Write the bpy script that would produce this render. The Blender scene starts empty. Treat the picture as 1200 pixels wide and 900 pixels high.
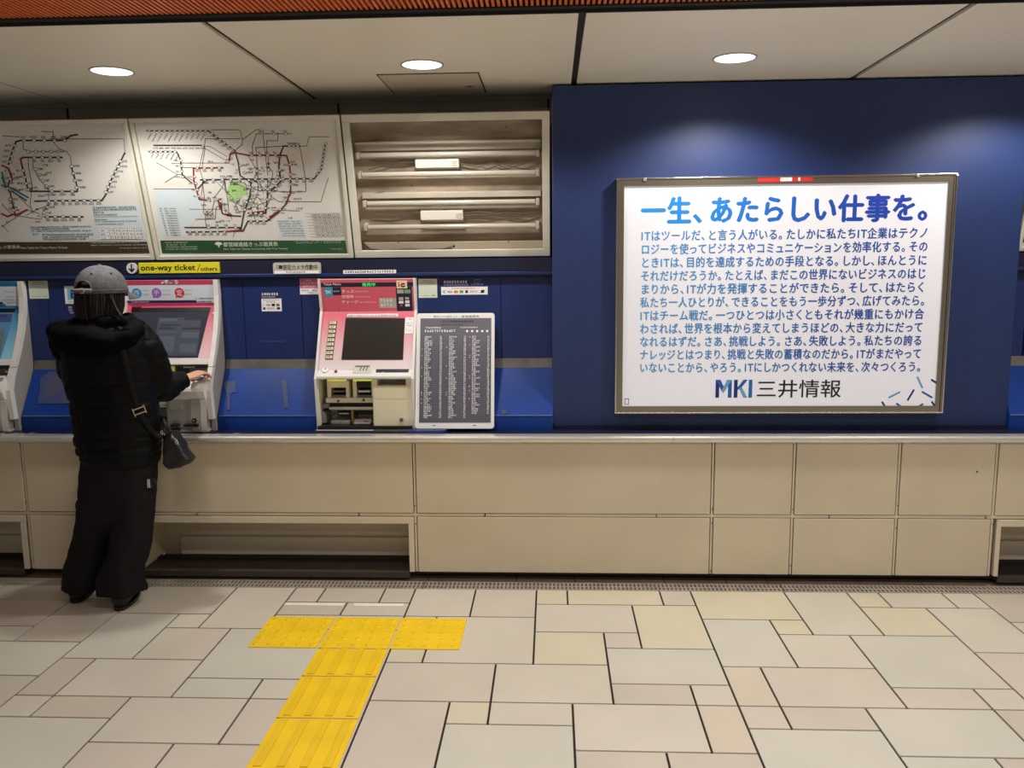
import bpy, bmesh, math, random
from mathutils import Vector, Matrix, noise
from mathutils.bvhtree import BVHTree

scene = bpy.context.scene
COL = scene.collection

# ------------------------------------------------------------------ camera, world, lights, exposure
CAM_F, CAM_PITCH, CAM_YAW, CAM_ROLL = 984.61, 0.14263, -0.04812, -0.00981
CAM_LOC = Vector((0.0, -3.9507, 1.556))


def cam_axes():
    cp, sp = math.cos(CAM_PITCH), math.sin(CAM_PITCH)
    R = Matrix.Rotation(-CAM_YAW, 3, 'Z')
    fw, up, rt = R @ Vector((0, cp, -sp)), R @ Vector((0, sp, cp)), R @ Vector((1, 0, 0))
    cr, sr = math.cos(CAM_ROLL), math.sin(CAM_ROLL)
    return cr * rt + sr * up, cr * up - sr * rt, fw


RT, UP, FW = cam_axes()
cam_data = bpy.data.cameras.new('camera')
cam_data.sensor_width = 36.0
cam_data.lens = CAM_F / 1200.0 * 36.0
cam = bpy.data.objects.new('camera', cam_data)
COL.objects.link(cam)
m4 = Matrix((RT, UP, -FW)).transposed().to_4x4()
m4.translation = CAM_LOC
cam.matrix_world = m4
scene.camera = cam

scene.view_settings.view_transform = 'Standard'
scene.view_settings.look = 'None'
scene.view_settings.gamma = 1.0
scene.view_settings.use_curve_mapping = False
scene.view_settings.exposure = 0.0

world = bpy.data.worlds.new('world')
scene.world = world
world.use_nodes = True
world.node_tree.nodes['Background'].inputs[0].default_value = (1.0, 0.97, 0.93, 1)
world.node_tree.nodes['Background'].inputs[1].default_value = 0.15


def area(name, loc, sx, sy, power, color, spread=180, rot=(0, 0, 0)):
    d = bpy.data.lights.new(name, 'AREA')
    d.shape = 'RECTANGLE'
    d.size, d.size_y = sx, sy
    d.energy = power
    d.color = color
    d.spread = math.radians(spread)
    o = bpy.data.objects.new(name, d)
    o.location = loc
    o.rotation_euler = rot
    COL.objects.link(o)
    return o


WARM = (1.0, 0.97, 0.925)
# the hall's fluorescent rows, on the ceiling behind and above the camera
area('hall_tube_row_near', (1.9, -2.1, 2.37), 6.2, 0.12, 42, WARM, 150)
area('hall_tube_row_mid', (1.5, -4.2, 2.37), 7.5, 0.12, 86, WARM, 140)
area('hall_tube_row_far', (1.5, -6.4, 2.37), 7.5, 0.12, 86, WARM, 140)
DOWNLIGHT_POWER = 62.0

# ------------------------------------------------------------------ helpers


def lin(c):
    return tuple(((v / 255.0) / 12.92 if v <= 10.31 else (((v / 255.0) + 0.055) / 1.055) ** 2.4) for v in c)


def mat(name, rgb, rough=0.5, metal=0.0, spec=0.5, vary=0.0, scale=8.0, bump=0.0, bscale=60.0, emit=0.0,
        stretch=(1, 1, 1), rgb2=None):
    m = bpy.data.materials.new(name)
    m.use_nodes = True
    nt = m.node_tree
    b = nt.nodes['Principled BSDF']
    c = lin(rgb)
    b.inputs['Base Color'].default_value = (*c, 1)
    b.inputs['Roughness'].default_value = rough
    b.inputs['Metallic'].default_value = metal
    b.inputs['Specular IOR Level'].default_value = spec
    tc = None
    if vary > 0 or bump > 0 or rgb2:
        tc = nt.nodes.new('ShaderNodeTexCoord')
        mp = nt.nodes.new('ShaderNodeMapping')
        mp.inputs['Scale'].default_value = stretch
        nt.links.new(tc.outputs['Object'], mp.inputs[0])
    if vary > 0 or rgb2:
        n = nt.nodes.new('ShaderNodeTexNoise')
        n.inputs['Scale'].default_value = scale
        n.inputs['Detail'].default_value = 5
        nt.links.new(mp.outputs[0], n.inputs['Vector'])
        r = nt.nodes.new('ShaderNodeValToRGB')
        lo = lin(rgb2) if rgb2 else tuple(v * (1 - vary) for v in c)
        hi = c if rgb2 else tuple(min(1, v * (1 + vary)) for v in c)
        r.color_ramp.elements[0].color = (*lo, 1)
        r.color_ramp.elements[1].color = (*hi, 1)
        r.color_ramp.elements[0].position = 0.35
        r.color_ramp.elements[1].position = 0.65
        nt.links.new(n.outputs['Fac'], r.inputs[0])
        nt.links.new(r.outputs[0], b.inputs['Base Color'])
    if bump > 0:
        n2 = nt.nodes.new('ShaderNodeTexNoise')
        n2.inputs['Scale'].default_value = bscale
        n2.inputs['Detail'].default_value = 4
        nt.links.new(mp.outputs[0], n2.inputs['Vector'])
        bp = nt.nodes.new('ShaderNodeBump')
        bp.inputs['Strength'].default_value = bump
        bp.inputs['Distance'].default_value = 0.01
        nt.links.new(n2.outputs['Fac'], bp.inputs['Height'])
        nt.links.new(bp.outputs[0], b.inputs['Normal'])
    if emit > 0:
        b.inputs['Emission Color'].default_value = (*c, 1)
        b.inputs['Emission Strength'].default_value = emit
    return m


def gradient_mat(name, rgb0, rgb1, x0, x1, axis='X', rough=0.5, emit=0.0):
    """printed colour that runs from rgb0 at x0 to rgb1 at x1 along the object's own axis"""
    m = bpy.data.materials.new(name)
    m.use_nodes = True
    nt = m.node_tree
    b = nt.nodes['Principled BSDF']
    b.inputs['Roughness'].default_value = rough
    tc = nt.nodes.new('ShaderNodeTexCoord')
    sp = nt.nodes.new('ShaderNodeSeparateXYZ')
    mr = nt.nodes.new('ShaderNodeMapRange')
    mr.inputs['From Min'].default_value = x0
    mr.inputs['From Max'].default_value = x1
    rp = nt.nodes.new('ShaderNodeValToRGB')
    rp.color_ramp.elements[0].color = (*lin(rgb0), 1)
    rp.color_ramp.elements[1].color = (*lin(rgb1), 1)
    nt.links.new(tc.outputs['Object'], sp.inputs[0])
    nt.links.new(sp.outputs[axis], mr.inputs['Value'])
    nt.links.new(mr.outputs[0], rp.inputs[0])
    nt.links.new(rp.outputs[0], b.inputs['Base Color'])
    if emit > 0:
        nt.links.new(rp.outputs[0], b.inputs['Emission Color'])
        b.inputs['Emission Strength'].default_value = emit
    return m


def ray(x, y):
    return FW + RT * ((x - 600.0) / CAM_F) - UP * ((y - 450.0) / CAM_F)


def P(x, y, Y):
    """the point of the vertical plane at depth Y seen at photo pixel (x, y)"""
    d = ray(x, y)
    return CAM_LOC + d * ((Y - CAM_LOC.y) / d.y)


def PZ(x, y, Z):
    d = ray(x, y)
    return CAM_LOC + d * ((Z - CAM_LOC.z) / d.z)


class Frame:
    """a flat face: origin, in-plane axes u and v, outward normal n"""

    def __init__(s, o, u, v):
        s.o, s.u, s.v = Vector(o), Vector(u).normalized(), Vector(v).normalized()
        s.n = s.u.cross(s.v)

    def w(s, a, b, c=0.0):
        return s.o + s.u * a + s.v * b + s.n * c

    def ab(s, x, y):
        d = ray(x, y)
        t = (s.o - CAM_LOC).dot(s.n) / d.dot(s.n)
        q = CAM_LOC + d * t - s.o
        return q.dot(s.u), q.dot(s.v)

    def box(s, x0, y0, x1, y1):
        """pixel rectangle (left, top, right, bottom) -> a0, b0, a1, b1"""
        p = [s.ab(x0, y0), s.ab(x1, y0), s.ab(x1, y1), s.ab(x0, y1)]
        return ((p[0][0] + p[3][0]) / 2, (p[2][1] + p[3][1]) / 2, (p[1][0] + p[2][0]) / 2, (p[0][1] + p[1][1]) / 2)


WORLD = Frame((0, 0, 0), (1, 0, 0), (0, 1, 0))


def vface(Y, X=0.0, Z=0.0):
    return Frame((X, Y, Z), (1, 0, 0), (0, 0, 1))


def slant(X, p0, p1):
    """face rising from (Y,Z)=p0 to p1"""
    return Frame((X, p0[0], p0[1]), (1, 0, 0), (0, p1[0] - p0[0], p1[1] - p0[1]))


_gl = {}


def glyph(s, bold=0.0):
    """outline of a string; bold thickens it by laying shifted copies over each other"""
    k = (s, bold)
    if k not in _gl:
        c = bpy.data.curves.new('glyph', 'FONT')
        c.body = s
        c.size = 1
        c.resolution_u = 2
        o = bpy.data.objects.new('glyph', c)
        COL.objects.link(o)
        dg = bpy.context.evaluated_depsgraph_get()
        me = bpy.data.meshes.new_from_object(o.evaluated_get(dg))
        v0 = [(v.co.x, v.co.y) for v in me.vertices]
        f0 = [tuple(p.vertices) for p in me.polygons]
        sh = [(0, 0)] if bold < .003 else [(-bold, 0), (bold, 0), (0, bold * .7), (0, -bold * .7)]
        vs, fs = [], []
        for i, (dx, dy) in enumerate(sh):
            n = len(vs)
            vs += [(x + dx, y + dy, i * .00012) for x, y in v0]
            fs += [tuple(i + n for i in f) for f in f0]
        _gl[k] = (vs, fs)
        bpy.data.objects.remove(o)
        bpy.data.curves.remove(c)
        bpy.data.meshes.remove(me)
    return _gl[k]


class MB:
    """collects geometry for ONE mesh"""

    def __init__(s):
        s.v, s.f, s.m, s.sm = [], [], [], []

    def add(s, vs, fs, m=0, smooth=False):
        o = len(s.v)
        s.v.extend(Vector(q) for q in vs)
        for f in fs:
            s.f.append(tuple(i + o for i in f))
            s.m.append(m)
            s.sm.append(smooth)

    def box(s, a0, b0, c0, a1, b1, c1, m=0, bev=0.0, fr=WORLD):
        a0, a1 = min(a0, a1), max(a0, a1)
        b0, b1 = min(b0, b1), max(b0, b1)
        c0, c1 = min(c0, c1), max(c0, c1)
        bev = min(bev, (a1 - a0) * .45, (b1 - b0) * .45, (c1 - c0) * .45)
        if bev <= 0:
            vs = [(a0, b0, c0), (a1, b0, c0), (a1, b1, c0), (a0, b1, c0), (a0, b0, c1), (a1, b0, c1), (a1, b1, c1), (a0, b1, c1)]
            fs = [(0, 3, 2, 1), (4, 5, 6, 7), (0, 1, 5, 4), (1, 2, 6, 5), (2, 3, 7, 6), (3, 0, 4, 7)]
            s.add([fr.w(*q) for q in vs], fs, m)
            return
        bm = bmesh.new()
        bmesh.ops.create_cube(bm, size=1)
        for q in bm.verts:
            q.co = Vector((a0 + (q.co.x + .5) * (a1 - a0), b0 + (q.co.y + .5) * (b1 - b0), c0 + (q.co.z + .5) * (c1 - c0)))
        bmesh.ops.bevel(bm, geom=bm.edges[:], offset=bev, segments=2, profile=0.5, affect='EDGES')
        bm.verts.index_update()
        s.add([fr.w(*q.co) for q in bm.verts], [[q.index for q in f.verts] for f in bm.faces], m)
        bm.free()

    def prism(s, poly, c0, c1, m=0, fr=WORLD, smooth=False):
        """polygon in the frame's plane, extruded along its normal"""
        n = len(poly)
        area2 = sum(poly[i][0] * poly[(i + 1) % n][1] - poly[(i + 1) % n][0] * poly[i][1] for i in range(n))
        if area2 < 0:
            poly = poly[::-1]
        lo, hi = min(c0, c1), max(c0, c1)
        vs = [fr.w(a, b, lo) for a, b in poly] + [fr.w(a, b, hi) for a, b in poly]
        s.add(vs, [tuple(range(n - 1, -1, -1)), tuple(range(n, 2 * n))], m)
        s.add(vs, [(i, (i + 1) % n, n + (i + 1) % n, n + i) for i in range(n)], m, smooth)

    def profile_x(s, pts, x0, x1, m=0):
        """(Y,Z) outline extruded along X"""
        n = len(pts)
        ar = sum(pts[i][0] * pts[(i + 1) % n][1] - pts[(i + 1) % n][0] * pts[i][1] for i in range(n))
        if ar < 0:
            pts = pts[::-1]
        vs = [(x0, y, z) for y, z in pts] + [(x1, y, z) for y, z in pts]
        s.add(vs, [tuple(range(n - 1, -1, -1)), tuple(range(n, 2 * n))] + [(i, (i + 1) % n, n + (i + 1) % n, n + i) for i in range(n)], m)

    def quad(s, a0, b0, a1, b1, c=0.0, m=0, fr=WORLD):
        s.add([fr.w(a0, b0, c), fr.w(a1, b0, c), fr.w(a1, b1, c), fr.w(a0, b1, c)], [(0, 1, 2, 3)], m)

    def poly(s, pts, c=0.0, m=0, fr=WORLD):
        n = len(pts)
        ar = sum(pts[i][0] * pts[(i + 1) % n][1] - pts[(i + 1) % n][0] * pts[i][1] for i in range(n))
        if ar < 0:
            pts = pts[::-1]
        s.add([fr.w(a, b, c) for a, b in pts], [tuple(range(n))], m)

    def line(s, pts, wd, c=0.0, m=0, fr=WORLD):
        """flat inked line of width wd along 2-D points"""
        for (x0, y0), (x1, y1) in zip(pts, pts[1:]):
            L = math.hypot(x1 - x0, y1 - y0)
            if L < 1e-6:
                continue
            dx, dy = (x1 - x0) / L, (y1 - y0) / L
            h = wd / 2
            x0e, y0e, x1e, y1e = x0 - dx * h * .6, y0 - dy * h * .6, x1 + dx * h * .6, y1 + dy * h * .6
            s.add([fr.w(x0e + dy * h, y0e - dx * h, c), fr.w(x1e + dy * h, y1e - dx * h, c), fr.w(x1e - dy * h, y1e + dx * h, c), fr.w(x0e - dy * h, y0e + dx * h, c)], [(0, 1, 2, 3)], m)

    def disc(s, a, b, r, c=0.0, m=0, fr=WORLD, n=20, ry=None):
        ry = ry or r
        s.poly([(a + r * math.cos(2 * math.pi * i / n), b + ry * math.sin(2 * math.pi * i / n)) for i in range(n)], c, m, fr)

    def cyl(s, a, b, r, c0, c1, m=0, fr=WORLD, n=20, r2=None):
        r2 = r if r2 is None else r2
        vs = [fr.w(a + r * math.cos(2 * math.pi * i / n), b + r * math.sin(2 * math.pi * i / n), c0) for i in range(n)]
        vs += [fr.w(a + r2 * math.cos(2 * math.pi * i / n), b + r2 * math.sin(2 * math.pi * i / n), c1) for i in range(n)]
        up = 1 if c1 > c0 else -1
        cap = [tuple(range(n - 1, -1, -1)), tuple(range(n, 2 * n))]
        side = [(i, (i + 1) % n, n + (i + 1) % n, n + i) for i in range(n)]
        if up < 0:
            cap = [c[::-1] for c in cap]
            side = [c[::-1] for c in side]
        s.add(vs, cap, m)
        s.add(vs, side, m, True)

    def ring(s, a, b, r0, r1, c0, c1, m=0, fr=WORLD, n=32):
        """flat washer between radii r0<r1, from c0 to c1"""
        vs = []
        for r, c in ((r0, c0), (r1, c0), (r1, c1), (r0, c1)):
            vs += [fr.w(a + r * math.cos(2 * math.pi * i / n), b + r * math.sin(2 * math.pi * i / n), c) for i in range(n)]
        fs = []
        for k in range(4):
            for i in range(n):
                j = (i + 1) % n
                k2 = (k + 1) % 4
                fs.append((k * n + i, k * n + j, k2 * n + j, k2 * n + i))
        s.add(vs, fs, m, False)

    def tube(s, pts, r, m=0, n=8, caps=True, flat=None):
        """round tube along 3-D points; r a number or one per point; flat=(normal, ratio) squashes it"""
        pts = [Vector(q) for q in pts]
        rs = r if isinstance(r, (list, tuple)) else [r] * len(pts)
        rings = []
        prev = None
        for i, q in enumerate(pts):
            t = (pts[min(i + 1, len(pts) - 1)] - pts[max(i - 1, 0)]).normalized()
            if prev is None:
                x = t.orthogonal().normalized() if flat is None else (Vector(flat[0]) - t * Vector(flat[0]).dot(t)).normalized()
            else:
                x = (prev - t * prev.dot(t))
                x = x.normalized() if x.length > 1e-6 else t.orthogonal().normalized()
            if flat is not None:
                f2 = Vector(flat[0]) - t * Vector(flat[0]).dot(t)
                if f2.length > 1e-4:
                    x = f2.normalized()
            prev = x
            y = t.cross(x)
            kx = flat[1] if flat is not None else 1.0
            rings.append([q + x * (rs[i] * kx * math.cos(2 * math.pi * k / n)) + y * (rs[i] * math.sin(2 * math.pi * k / n)) for k in range(n)])
        s.loft(rings, m, caps)

    def loft(s, rings, m=0, caps=True, smooth=True):
        n = len(rings[0])
        vs = [q for rg in rings for q in rg]
        fs = []
        for i in range(len(rings) - 1):
            for k in range(n):
                j = (k + 1) % n
                fs.append((i * n + k, i * n + j, (i + 1) * n + j, (i + 1) * n + k))
        s.add(vs, fs, m, smooth)
        if caps:
            s.add(rings[0], [tuple(range(n - 1, -1, -1))], m, smooth)
            s.add(rings[-1], [tuple(range(n))], m, smooth)

    def ellipsoid(s, c, rx, ry, rz, m=0, rot=None, nu=20, nv=12):
        c = Vector(c)
        rings = []
        for i in range(1, nv):
            th = math.pi * i / nv
            rings.append([(rx * math.sin(th) * math.cos(2 * math.pi * k / nu), ry * math.sin(th) * math.sin(2 * math.pi * k / nu), -rz * math.cos(th)) for k in range(nu)])
        top, bot = Vector((0, 0, rz)), Vector((0, 0, -rz))
        M = rot or Matrix.Identity(3)
        rings = [[c + M @ Vector(q) for q in rg] for rg in rings]
        s.loft(rings, m, False)
        s.add(rings[0] + [c + M @ bot], [(k, nu, (k + 1) % nu)[::1] for k in range(nu)], m, True)
        s.add(rings[-1] + [c + M @ top], [(k, (k + 1) % nu, nu) for k in range(nu)], m, True)

    def text(s, t, a0, b0, a1, b1, c, m=0, fr=WORLD, bold=0.0, keep=False):
        """the string stretched to fill a0..a1 x b0..b1"""
        vs, fs = glyph(t, bold)
        if not vs:
            return
        xs = [q[0] for q in vs]
        ys = [q[1] for q in vs]
        x0, x1, y0, y1 = min(xs), max(xs), min(ys), max(ys)
        kx = (a1 - a0) / max(x1 - x0, 1e-6)
        ky = (b1 - b0) / max(y1 - y0, 1e-6)
        if keep:
            kx = ky = min(kx, ky)
        s.add([fr.w(a0 + (x - x0) * kx, b0 + (y - y0) * ky, c + dz) for x, y, dz in vs], fs, m)

    def jline(s, t, a0, a1, bc, em, c, m=0, fr=WORLD, bold=0.0):
        """one line of Japanese set glyph by glyph and justified to a0..a1; bc is the line's middle"""
        adv = {'、': .62, '。': .72, 'I': .36, 'T': .62, 'し': .95, 'っ': .92, 'ッ': .92, 'ュ': .92, 'ョ': .92, 'く': .9, 'り': .92}
        ws = [adv.get(ch, 1.0) for ch in t]
        tot = sum(ws)
        k = (a1 - a0) / tot
        x = a0
        for ch, w_ in zip(t, ws):
            vs, fs = glyph(ch, bold)
            off = (w_ - 1.0) * .5 * k if (ch not in '、。IT') else 0.0
            kx = k * .97
            s.add([fr.w(x + off + gx * kx, bc + (gy - .36) * em, c + dz) for gx, gy, dz in vs], fs, m)
            x += w_ * k

    def scribble(s, a0, a1, b, h, c, m=0, fr=WORLD, rnd=random, fill=1.0, cw=None):
        """a line of print too small to read: little strokes"""
        cw = cw or h
        x = a0
        while x + cw * .8 <= a1:
            if rnd.random() < fill:
                k = rnd.random()
                w_ = cw * rnd.uniform(.55, .85)
                if k < .8:
                    s.quad(x, b + h * .72, x + w_, b + h * .92, c, m, fr)
                if k > .15:
                    s.quad(x, b + h * .08, x + w_, b + h * .26, c, m, fr)
                xm = x + w_ * rnd.uniform(.2, .7)
                s.quad(xm, b, xm + cw * .2, b + h, c, m, fr)
                if k > .5:
                    s.quad(x, b + h * .42, x + w_, b + h * .58, c, m, fr)
            x += cw


def obj(name, mb, mats, parent=None, auto=False):
    me = bpy.data.meshes.new(name)
    off = parent_loc(parent)
    me.from_pydata([tuple(q - off) for q in mb.v], [], mb.f)
    for m in (mats if isinstance(mats, (list, tuple)) else [mats]):
        me.materials.append(m)
    me.polygons.foreach_set('material_index', mb.m)
    me.polygons.foreach_set('use_smooth', mb.sm)
    me.update()
    o = bpy.data.objects.new(name, me)
    COL.objects.link(o)
    if parent:
        o.parent = parent
    return o


def parent_loc(p):
    q = Vector((0, 0, 0))
    while p is not None:
        q = q + p.location
        p = p.parent
    return q


def tag(o, label, cat, group=None):
    o['label'] = label
    o['category'] = cat
    if group:
        o['group'] = group
    return o


def thing(name, label, cat, loc, group=None):
    o = bpy.data.objects.new(name, None)
    o.empty_display_size = 0.1
    o.location = loc
    COL.objects.link(o)
    return tag(o, label, cat, group)


def solo(name, mb, mats, label, cat, group=None, base=None):
    """a thing that is one mesh: its origin goes to its base"""
    lo = Vector((min(q.x for q in mb.v), min(q.y for q in mb.v), min(q.z for q in mb.v)))
    hi = Vector((max(q.x for q in mb.v), max(q.y for q in mb.v), max(q.z for q in mb.v)))
    loc = Vector(base) if base else Vector(((lo.x + hi.x) / 2, (lo.y + hi.y) / 2, lo.z))
    mb.v = [q - loc for q in mb.v]
    o = obj(name, mb, mats)
    o.location = loc
    return tag(o, label, cat, group)


def struct(name, mb, mats, parent=None):
    o = obj(name, mb, mats, parent)
    if not parent:
        o['kind'] = 'structure'
    return o


R = random.Random(7)

# ------------------------------------------------------------------ shared materials
M_black = mat('black_plastic', (18, 18, 19), 0.45)
M_dark = mat('dark_gap', (24, 22, 20), 0.8)
M_white = mat('white_ink', (236, 236, 236), 0.6)
M_ink = mat('black_ink', (20, 20, 24), 0.6)
M_greyink = mat('grey_ink', (95, 95, 98), 0.6)
M_steel = mat('brushed_steel', (226, 223, 216), 0.27, .65, vary=.1, scale=5, stretch=(1, 30, 30))
M_dullmetal = mat('dull_grey_metal', (112, 110, 106), 0.55, 0.4, vary=.2, scale=9)
M_navy = mat('navy_painted_metal', (22, 42, 98), 0.42, vary=.06, scale=3)
M_navydark = mat('dark_navy_metal', (20, 24, 50), 0.4, vary=.06, scale=3)
M_blue = mat('bright_blue_painted_metal', (14, 57, 138), 0.42, spec=.3, vary=.14, scale=6, bump=.04, bscale=30)
M_bluewall = mat('blue_wall_paint', (30, 49, 97), 0.45, vary=.05, scale=2.5)
M_beige = mat('beige_enamel_panel', (207, 195, 168), 0.38, vary=.05, scale=2.2)
M_beigetrim = mat('beige_frame_metal', (211, 201, 177), 0.4, vary=.04, scale=4)
M_cream = mat('cream_machine_plastic', (226, 220, 190), 0.42, vary=.03, scale=5)
M_offwhite = mat('off_white_machine_metal', (226, 225, 222), 0.4, vary=.03, scale=5)
M_greyplastic = mat('grey_machine_plastic', (176, 174, 168), 0.45, vary=.04, scale=6)
M_sheet = mat('white_printed_sheet', (212, 209, 202), 0.5, vary=.03, scale=3)
M_framewhite = mat('off_white_box_frame', (206, 202, 188), 0.45, vary=.08, scale=5)
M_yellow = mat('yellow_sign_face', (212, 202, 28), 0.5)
# ------------------------------------------------------------------ SETTING: floor
GX0, GY0, GU = -0.0770, -0.1150, 0.14635


def build_floor():
    tiles = """0,0,1,1,y;1,0,4,1,y;4,0,5,1,p;0,1,3,3,a;3,1,5,4,y;0,3,2,5,y;2,3,3,4,p;2,4,5,6,g;-1,5,2,7,a;2,6,4,7,b;4,6,5,7,a;1,7,4,9,a;4,7,5,9,t;-1,7,1,8,a;-2,7,-1,8,y;-2,8,1,11,g;1,9,3,12,b;3,9,5,11,b;
5,0,8,2,y;5,2,7,5,g;7,2,8,3,y;8,0,10,3,a;10,0,11,1,y;11,0,13,1,a;13,0,14,1,a;10,1,12,3,y;12,1,14,4,a;7,3,9,5,a;9,3,12,6,g;5,5,6,7,t;6,5,9,7,p;9,6,11,7,p;11,6,12,7,a;5,7,6,8,p;6,7,8,8,b;8,7,11,9,g;5,8,8,11,g;8,9,10,11,g;10,9,12,11,b;14,0,17,2,b;14,2,16,4,a;12,4,15,7,p;11,7,14,9,b;
-2,0,0,2,p;-4,0,-2,2,a;-5,0,-4,1,b;-7,0,-5,1,b;-8,0,-7,1,p;-8,1,-6,2,b;-6,1,-4,2,g;-3,2,0,5,a;-4,2,-3,5,y;-4,5,-1,7,p;-4,7,-2,11,p;
-10,0,-8,3,a;-9,3,-6,6,g;-8,2,-4,3,a;-11,2,-10,3,a;-13,2,-11,5,g;-11,3,-9,5,p;-12,5,-9,7,a;-9,6,-7,7,g;-7,6,-6,7,a;-13,5,-12,7,b;-10,7,-7,9,a;-7,7,-6,9,p;-12,7,-10,8,b;-13,7,-12,8,a;-15,8,-10,11,g;-10,9,-8,11,p;-8,9,-6,11,p;-13,0,-10,2,b;-15,0,-13,1,a;-15,1,-13,4,b;-18,0,-15,1,b;-18,1,-15,3,b;-17,3,-15,4,a;-16,4,-13,6,g;-15,6,-13,8,b;-6,3,-4,11,a"""
    lst = [t.strip().split(',') for t in tiles.replace('\n', '').split(';') if t.strip()]
    tone = {'a': 0, 'g': 1, 'p': 2, 'y': 3, 'b': 4, 't': 5}
    rects = [(int(a), int(b), int(c), int(d), tone[e]) for a, b, c, d, e in lst]
    used = set()
    for a, b, c, d, e in rects:
        for i in range(a, c):
            for j in range(b, d):
                used.add((i, j))
    rr = random.Random(3)
    for j in range(0, 44):
        for i in range(-34, 36):
            if (i, j) in used:
                continue
            w_, h_ = rr.choice([(3, 2), (2, 2), (2, 3), (3, 3), (2, 1), (1, 1), (1, 2)])
            while w_ > 1 and any((i + k, j) in used for k in range(w_)):
                w_ -= 1
            while h_ > 1 and any((i + k, j + l) in used for k in range(w_) for l in range(h_)):
                h_ -= 1
            rects.append((i, j, i + w_, j + h_, rr.choice([0, 1, 2, 4, 0])))
            for k in range(w_):
                for l in range(h_):
                    used.add((i + k, j + l))
    mb = MB()
    mb.box(-6, -7, -0.05, 7, 0.35, -0.006, 6)
    g = 0.0042
    for a, b, c, d, e in rects:
        x0, x1 = GX0 + a * GU + g, GX0 + c * GU - g
        y1, y0 = GY0 - b * GU - g, GY0 - d * GU + g
        if b == 0:
            y1 = -0.092
        mb.box(x0, y0, -0.02, x1, y1, 0.0, e, 0.0)
    # row of narrow brown tiles under the toe of the counter
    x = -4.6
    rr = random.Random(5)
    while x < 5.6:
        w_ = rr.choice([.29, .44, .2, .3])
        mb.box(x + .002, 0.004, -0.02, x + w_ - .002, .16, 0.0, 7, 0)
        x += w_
    def stone(n, rgb):
        return mat(n, rgb, 0.33, vary=.035, scale=3.0, bump=.012, bscale=14)
    mats = [stone('floor_tile_cream', (203, 196, 181)), stone('floor_tile_grey_green', (199, 196, 182)), stone('floor_tile_pinkish', (201, 191, 177)),
            stone('floor_tile_yellowish', (205, 198, 173)), stone('floor_tile_greige', (195, 186, 171)), stone('floor_tile_tan', (203, 192, 172)),
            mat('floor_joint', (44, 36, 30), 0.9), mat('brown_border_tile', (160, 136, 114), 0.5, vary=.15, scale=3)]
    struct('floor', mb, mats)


build_floor()


def build_drain():
    mb = MB()
    mb.box(-6, -.088, -0.02, 7, 0.0, -0.004, 1)
    mb.box(-6, -.092, -0.02, 7, -.082, 0.002, 0)
    mb.box(-6, -.008, -0.02, 7, .002, 0.002, 0)
    mb.box(-6, -.052, -0.02, 7, -.042, 0.0015, 0)
    x = -4.2
    while x < 4.2:
        mb.box(x, -.09, -0.02, x + .009, 0.0, 0.0008, 0)
        x += .0195
    for x in (-2.2, -.63, 1.1, 2.6):
        mb.box(x, -.092, -.02, x + .004, 0, 0.003, 1)
    struct('trim_1', mb, [mat('drain_grate_steel', (164, 155, 142), 0.5, .2, vary=.12, scale=10), mat('drain_gap', (84, 77, 69), .8)])


build_drain()


# ------------------------------------------------------------------ SETTING: lower counter front of beige panels
ZT = 0.735            # counter top
NICHES = [(-2.055, -0.705, -0.67), (-3.7, -2.665, -2.623), (2.125, 3.4, 3.44)]
JOINTS = [-4.55, -3.72, -2.623, -0.67, 0.766, 1.148, 1.637, 2.084, 3.44, 4.5]


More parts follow.
